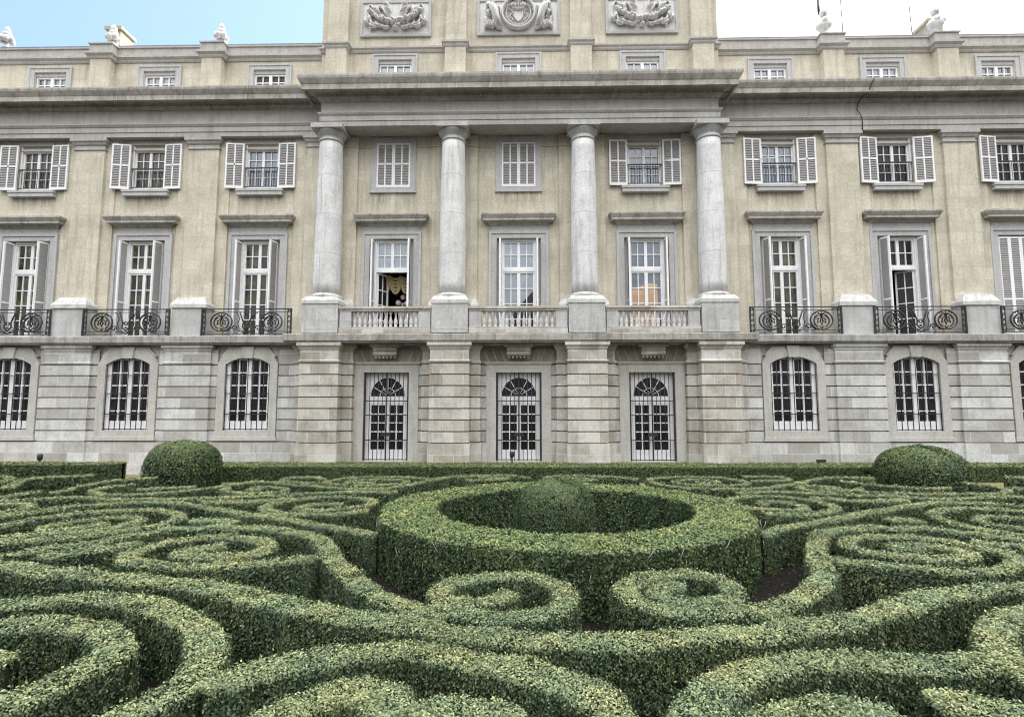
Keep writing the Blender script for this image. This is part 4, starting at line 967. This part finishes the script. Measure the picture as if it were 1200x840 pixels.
def hedge_mesh(name, bodies, V, tint, leaf='leaf'):
    """one mesh: dark twiggy core + leaves"""
    bv, bf = bodies; nb = len(bv); nl = len(tint)
    me = bpy.data.meshes.new(name)
    allv = np.vstack([bv, V]); nf = len(bf) + nl
    me.vertices.add(len(allv)); me.vertices.foreach_set('co', allv.astype(np.float32).ravel())
    loops = np.concatenate([np.array(bf, np.int32).ravel(), np.arange(nb, nb + 4 * nl, dtype=np.int32)])
    me.loops.add(len(loops)); me.loops.foreach_set('vertex_index', loops)
    me.polygons.add(nf); me.polygons.foreach_set('loop_start', np.arange(0, 4 * nf, 4, dtype=np.int32))
    me.polygons.foreach_set('material_index', np.r_[np.ones(len(bf), np.int32), np.zeros(nl, np.int32)])
    me.materials.append(M[leaf]); me.materials.append(M['core'])
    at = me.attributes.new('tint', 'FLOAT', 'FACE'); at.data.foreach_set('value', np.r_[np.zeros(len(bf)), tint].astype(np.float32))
    me.update(calc_edges=True); me.validate(); return me

SEC = 15
def section(hw, h, r=.05):
    """hedge cross-section from left foot over the top to right foot, with outward normals; arc-length even"""
    pts = [(-hw * .97, 0), (-hw, h - r)] + [(-hw + r - r * math.cos(R(a)), h - r + r * math.sin(R(a))) for a in (20, 45, 70)] + [(-hw + r, h)]
    pts += [(-x, z) for x, z in pts[::-1]]
    p = np.array(pts); d = np.r_[0, np.cumsum(np.linalg.norm(np.diff(p, axis=0), axis=1))]
    return p, d

def build_hedge(label, w, line, h=.64, closed=False, cover=1.3, size=1., leaf='leaf', name='hedge', group='clipped box hedges of the garden'):
    L = np.array(line); dist = np.linalg.norm(L.mean(0)); step = .06 if dist < 9 else .1
    Q = smooth(line, step) if not closed else np.array(line)
    if closed: Q = np.vstack([Q, Q[:1]])
    T = np.gradient(Q, axis=0)
    if closed: T[0] = T[-1] = Q[1] - Q[-2]
    T /= np.linalg.norm(T, axis=1)[:, None] + 1e-9; Nn = np.c_[-T[:, 1], T[:, 0]]
    s = np.r_[0, np.cumsum(np.linalg.norm(np.diff(Q, axis=0), axis=1))]; LEN = s[-1]
    soft = float(np.interp(dist, (7, 14), (1, .35)))      # the far beds are clipped finer
    hw = w / 2 + soft * w * (.07 * wob(Q[:, 0], Q[:, 1], 0, .8) + .05 * wob(Q[:, 1], Q[:, 0], 1., 2.1)); e = w / 2
    if not closed:
        for dd in (s, LEN - s):
            k = dd < e; hw = np.where(k, hw * np.sqrt(np.clip(1 - (1 - dd / e) ** 2, .02, 1)), hw)
    hh = h + soft * .028 * wob(Q[:, 0], Q[:, 1], 2., .7) + soft * .014 * wob(Q[:, 1], Q[:, 0], 3., 2.3)
    sp, sd = section(1, 1)
    def surf(si, ti, ins=0.):
        q0 = np.interp(si, s, Q[:, 0]); q1 = np.interp(si, s, Q[:, 1]); n0 = np.interp(si, s, Nn[:, 0]); n1 = np.interp(si, s, Nn[:, 1])
        W = np.interp(si, s, hw); H = np.interp(si, s, hh)
        p, d = section(w / 2, h); tt = ti * d[-1]
        x = np.interp(tt, d, p[:, 0]); z = np.interp(tt, d, p[:, 1])
        e_ = .004; xa = np.interp(tt - e_, d, p[:, 0]); xb = np.interp(tt + e_, d, p[:, 0]); za = np.interp(tt - e_, d, p[:, 1]); zb = np.interp(tt + e_, d, p[:, 1])
        nx, nz = -(zb - za), (xb - xa); l = np.sqrt(nx * nx + nz * nz) + 1e-9; nx /= l; nz /= l
        # left foot -> top travels +z then +x: outward normal is (-dz, dx)
        sc = W / (w / 2); x = x * sc; z = z * H / h
        b = wob(q0 + n0 * x, q1 + n1 * x, z, 2.2) * .021 * soft
        x = x + nx * (b - ins); z = z + nz * (b - ins)
        P = np.c_[q0 + n0 * x, q1 + n1 * x, np.maximum(z, 0.0)]
        N = np.c_[n0 * nx, n1 * nx, nz]
        if not closed:   # round ends: lean the normals outward along the run
            t0 = np.interp(si, s, T[:, 0]); t1 = np.interp(si, s, T[:, 1])
            for dd, sg in ((si, -1), (LEN - si, 1)):
                k = np.clip(1 - dd / e, 0, 1) * (1 - nz * .9); N[:, 0] += sg * 1.5 * k * t0; N[:, 1] += sg * 1.5 * k * t1
            N /= np.linalg.norm(N, axis=1)[:, None]
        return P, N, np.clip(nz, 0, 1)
    # core
    ns = len(s); tg = np.linspace(0, 1, SEC)
    si = np.repeat(s, SEC); ti = np.tile(tg, ns)
    B, _, _ = surf(si, ti, .03)
    idx = np.arange(ns * SEC).reshape(ns, SEC)
    F = np.stack([idx[:-1, :-1], idx[1:, :-1], idx[1:, 1:], idx[:-1, 1:]], -1).reshape(-1, 4)
    # leaves: density varies along the run with distance from the viewer's side
    per = section(w / 2, h)[1][-1]; seg = np.diff(s); mid = (Q[:-1] + Q[1:]) / 2
    dm = np.sqrt((mid ** 2).sum(1) + 4.4); Lm = (.0135 + .0021 * dm) * size
    cnt = cover * seg * per / (.27 * Lm * Lm)
    if not closed:
        se = np.minimum(s[:-1], LEN - s[1:]); cnt = cnt * (1 + 2.5 * np.exp(-se / .07))
    tot = cnt.sum()
    n = int(tot); c = np.cumsum(cnt) / tot; rdm = RNG.random(n); j = np.searchsorted(c, rdm)
    sl = s[j] + RNG.random(n) * seg[j]; tl = RNG.random(n)
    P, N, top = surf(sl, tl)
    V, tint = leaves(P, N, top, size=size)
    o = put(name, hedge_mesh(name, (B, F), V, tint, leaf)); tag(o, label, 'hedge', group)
    return o, n

def build_bush(label, c, r, h, name, cover=1.35, size=1., power=2.4, leaf='fresh', topk=.7):
    """clipped dome bush"""
    n_a, n_t = 48, 20
    def surf(a, t, ins=0.):
        # superellipse profile from foot (t=0) to crown (t=1); belly slightly wider than foot
        ph = -.35 + (math.pi / 2 + .35) * t
        cr = np.abs(np.cos(ph)) ** (2 / power); sr = np.sign(np.sin(ph)) * np.abs(np.sin(ph)) ** (2 / power)
        zb = -np.abs(np.sin(.35)) ** (2 / power)
        z = (sr - zb) / (1 - zb) * h
        rr = cr * r; N = np.c_[np.cos(a) * np.abs(np.cos(ph)) ** (2 - 2 / power) , np.sin(a) * np.abs(np.cos(ph)) ** (2 - 2 / power), np.sign(np.sin(ph)) * np.abs(np.sin(ph)) ** (2 - 2 / power) * r / h]
        N /= np.linalg.norm(N, axis=1)[:, None]
        b = wob(np.cos(a) * r * 1.2 + c[0], np.sin(a) * r * 1.2, z, 1.) * .045 + wob(np.cos(a) * r + 3 * c[0], np.sin(a) * r, z, .45) * .05 - ins
        return np.c_[c[0] + np.cos(a) * rr, c[1] + np.sin(a) * rr, z] + N * b[:, None], N
    A, T_ = np.meshgrid(np.linspace(0, 2 * math.pi, n_a + 1), np.linspace(0, .995, n_t))
    B, _ = surf(A.ravel(), T_.ravel(), .05); idx = np.arange(n_t * (n_a + 1)).reshape(n_t, n_a + 1)
    F = np.stack([idx[:-1, :-1], idx[:-1, 1:], idx[1:, 1:], idx[1:, :-1]], -1).reshape(-1, 4)
    F = np.vstack([F, [[idx[-1, k], idx[-1, (k + 12)], idx[-1, (k + 24) % 48], idx[-1, (k + 36) % 48]] for k in (0,)]])
    d = math.hypot(c[0], c[1]); Lm = (.0135 + .0021 * d) * size; area = 2 * math.pi * r * h + math.pi * r * r * .6
    n = int(cover * area / (.27 * Lm * Lm)); P, N = surf(RNG.random(n) * 2 * math.pi, RNG.random(n) ** .85)
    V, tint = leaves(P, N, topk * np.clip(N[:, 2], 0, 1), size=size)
    o = put(name, hedge_mesh(name, (B, F), V, tint, leaf)); tag(o, label, 'bush'); return o, n

NL = 0
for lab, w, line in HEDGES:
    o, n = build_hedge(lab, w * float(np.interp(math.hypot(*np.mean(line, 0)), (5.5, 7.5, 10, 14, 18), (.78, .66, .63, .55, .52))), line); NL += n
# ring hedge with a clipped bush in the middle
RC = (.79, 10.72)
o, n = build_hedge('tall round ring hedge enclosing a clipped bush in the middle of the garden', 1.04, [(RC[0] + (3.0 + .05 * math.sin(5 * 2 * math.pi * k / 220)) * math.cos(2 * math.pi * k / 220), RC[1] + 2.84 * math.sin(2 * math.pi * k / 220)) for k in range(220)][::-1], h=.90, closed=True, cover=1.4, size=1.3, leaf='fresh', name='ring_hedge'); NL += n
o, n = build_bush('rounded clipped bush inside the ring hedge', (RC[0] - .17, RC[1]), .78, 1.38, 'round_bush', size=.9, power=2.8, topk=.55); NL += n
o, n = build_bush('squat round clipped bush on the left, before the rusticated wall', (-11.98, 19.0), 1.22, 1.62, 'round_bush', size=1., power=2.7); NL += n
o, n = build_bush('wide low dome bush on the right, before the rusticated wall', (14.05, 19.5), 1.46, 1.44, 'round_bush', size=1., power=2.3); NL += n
# long straight hedges under the palace
for lab, w, line, h in (('long straight back hedge running from the left round bush to the right edge', .95, [(-12.6, 20.95), (-4, 21.0), (4, 21.05), (12, 21.2), (22.5, 21.6)], .60),
                        ('narrow second hedge running parallel behind the long back hedge', .4, [(-12.6, 21.85), (0, 21.9), (12, 22.05), (22.5, 22.35)], .60),
                        ('thick straight hedge at the far left, ending squarely before the round bush', .9, [(-22.5, 20.6), (-18.5, 20.7), (-16.8, 20.7), (-15.4, 20.7)], .68)):
    o, n = build_hedge(lab, w, line, h=h, leaf='fresh'); NL += n
# pale bare twigs showing in the ring hedge
tw = MB()
rt = random.Random(3)
for k in range(26):
    a = R(rt.uniform(188, 352)); rr_ = 3.54; x, y = RC[0] + rr_ * math.cos(a), RC[1] + (rr_ - .18) * math.sin(a); z = rt.uniform(.25, .8); l = rt.uniform(.08, .24)
    tx = -math.sin(a) * rt.uniform(-.08, .08)
    tw.tube([(x, y, z), (x + tx + .02 * math.cos(a), y + .02 * math.sin(a), z + l * .5), (x + tx * 2.2, y, z + l)], [.006, .005, .003], 4)
structure(tag(tw.build('bare_twigs', M['twig']), 'pale bare twigs poking out of the ring hedge side', 'twigs'), 'stuff')
import sys; sys.stderr.write('leaves %d\n' % NL)

# ------------------------------------------------------------------ ground
def ground_mat(name, c1, c2, c3, sc):
    m, nt, b = new_mat(name); L = nt.links.new
    geo = node(nt, 'ShaderNodeNewGeometry')
    n = node(nt, 'ShaderNodeTexNoise'); L(geo.outputs['Position'], n.inputs['Vector']); n.inputs['Scale'].default_value = sc; n.inputs['Detail'].default_value = 8; n.inputs['Roughness'].default_value = .75
    col = ramp(nt, n.outputs['Fac'], [(.3, c1), (.52, c2), (.72, c3)]); L(col, b.inputs['Base Color'])
    b.inputs['Roughness'].default_value = .95; b.inputs['Specular IOR Level'].default_value = .1
    bp = node(nt, 'ShaderNodeBump'); bp.inputs['Strength'].default_value = .7; bp.inputs['Distance'].default_value = .04; L(n.outputs['Fac'], bp.inputs['Height']); L(bp.outputs[0], b.inputs['Normal'])
    return m
m = MB().add([(-400, -400, 0), (400, -400, 0), (400, 400, 0), (-400, 400, 0)], [(0, 1, 2, 3)])
structure(m.build('ground', ground_mat('dark_soil', (.006, .006, .005), (.012, .0112, .0098), (.042, .037, .030), 14.)))
m = MB().add([(-26, 19.5, .004), (26, 19.5, .004), (26, 22.8, .004), (-26, 22.8, .004)], [(0, 1, 2, 3)])
structure(m.build('path', ground_mat('dry_grass_path', (.14, .13, .055), (.22, .19, .095), (.30, .25, .15), 5.)))

# clippings and fallen leaves lying on the bare soil
n = 16000
P = np.c_[RNG.uniform(-9, 10, n), RNG.uniform(3.5, 16, n), RNG.uniform(.006, .02, n)]
N = np.tile((0, 0, 1.), (n, 1)); V, tint = leaves(P, N, np.zeros(n), size=.9)
M['litter'] = plain('dry_fallen_leaf', (.17, .115, .06), .9, .1, .5, 30)
fl = put('fallen_leaves', hedge_mesh('fallen_leaves', (np.zeros((0, 3)), np.zeros((0, 4), np.int32)), V, tint, 'litter'))
structure(tag(fl, 'dry brown leaves and clippings scattered on the dark soil between hedges', 'fallen leaves'), 'stuff')

# ------------------------------------------------------------------ sky, sun, camera
world = bpy.data.worlds.new('World'); scene.world = world; world.use_nodes = True
nt = world.node_tree; L = nt.links.new; nt.nodes.clear()
SUN_EL, SUN_AZ = 30, 35     # behind the palace, to the right: the front and the garden lie in open shade
sky = node(nt, 'ShaderNodeTexSky', sky_type='NISHITA', sun_disc=False, sun_elevation=R(SUN_EL), sun_rotation=R(SUN_AZ), air_density=1., dust_density=.5, ozone_density=4.5)
bg1 = node(nt, 'ShaderNodeBackground'); bg1.inputs[1].default_value = .115; L(sky.outputs[0], bg1.inputs[0])
bg2 = node(nt, 'ShaderNodeBackground'); bg2.inputs[0].default_value = (.985, .99, 1, 1); bg2.inputs[1].default_value = 1.

tc = node(nt, 'ShaderNodeTexCoord'); sp = node(nt, 'ShaderNodeSeparateXYZ'); L(tc.outputs['Generated'], sp.inputs[0])
nz = node(nt, 'ShaderNodeTexNoise'); L(tc.outputs['Generated'], nz.inputs['Vector']); nz.inputs['Scale'].default_value = 2.2; nz.inputs['Detail'].default_value = 6; nz.inputs['Roughness'].default_value = .55
# an overcast veil is brightest overhead and dims to the horizon
vc = node(nt, 'ShaderNodeMath', operation='MAXIMUM'); L(sp.outputs[2], vc.inputs[0]); vc.inputs[1].default_value = 0
vp = node(nt, 'ShaderNodeMath', operation='POWER'); L(vc.outputs[0], vp.inputs[0]); vp.inputs[1].default_value = 1.5
vz = node(nt, 'ShaderNodeMath', operation='MULTIPLY_ADD'); L(vp.outputs[0], vz.inputs[0]); vz.inputs[1].default_value = 1.75; vz.inputs[2].default_value = .10
L(vz.outputs[0], bg2.inputs[1])
# bright veil of cloud: thick to the right of the palace, thinning to blue on the left
ma = node(nt, 'ShaderNodeMath', operation='MULTIPLY_ADD'); L(nz.outputs['Fac'], ma.inputs[0]); ma.inputs[1].default_value = .85
my = node(nt, 'ShaderNodeMath', operation='MULTIPLY_ADD'); L(sp.outputs[1], my.inputs[0]); my.inputs[1].default_value = -.8; L(sp.outputs[0], my.inputs[2])
mo = node(nt, 'ShaderNodeMath', operation='ADD'); L(my.outputs[0], mo.inputs[0]); mo.inputs[1].default_value = .42; L(mo.outputs[0], ma.inputs[2])
veil = ramp(nt, ma.outputs[0], [(.0, (.10, .10, .10)), (.10, (.16, .16, .16)), (.38, (1, 1, 1))])
mx = node(nt, 'ShaderNodeMixShader'); L(veil, mx.inputs[0]); L(bg1.outputs[0], mx.inputs[1]); L(bg2.outputs[0], mx.inputs[2])
ow = node(nt, 'ShaderNodeOutputWorld'); L(mx.outputs[0], ow.inputs[0])
sd = bpy.data.lights.new('sun', 'SUN'); sd.energy = 3.; sd.angle = R(.6); sd.color = (1, .965, .91)
so = bpy.data.objects.new('sun', sd); COL.objects.link(so)
so.rotation_euler = (R(90 - SUN_EL), 0, R(180 - SUN_AZ))
cd = bpy.data.cameras.new('camera'); cd.sensor_width = 36; cd.lens = 36 * 630 / 1200; cd.clip_end = 2000; cd.clip_start = .05
co = bpy.data.objects.new('camera', cd); COL.objects.link(co); scene.camera = co
co.location = (0, 0, 2.8); co.rotation_euler = (R(90 + 5.26), 0, R(1.15))
scene.view_settings.view_transform = 'Standard'; scene.view_settings.look = 'None'; scene.view_settings.gamma = 1; scene.view_settings.exposure = 1.72
scene.render.engine = 'CYCLES'; scene.cycles.max_bounces = 6; scene.cycles.diffuse_bounces = 3; scene.cycles.use_denoising = True; scene.cycles.filter_width = 1.1
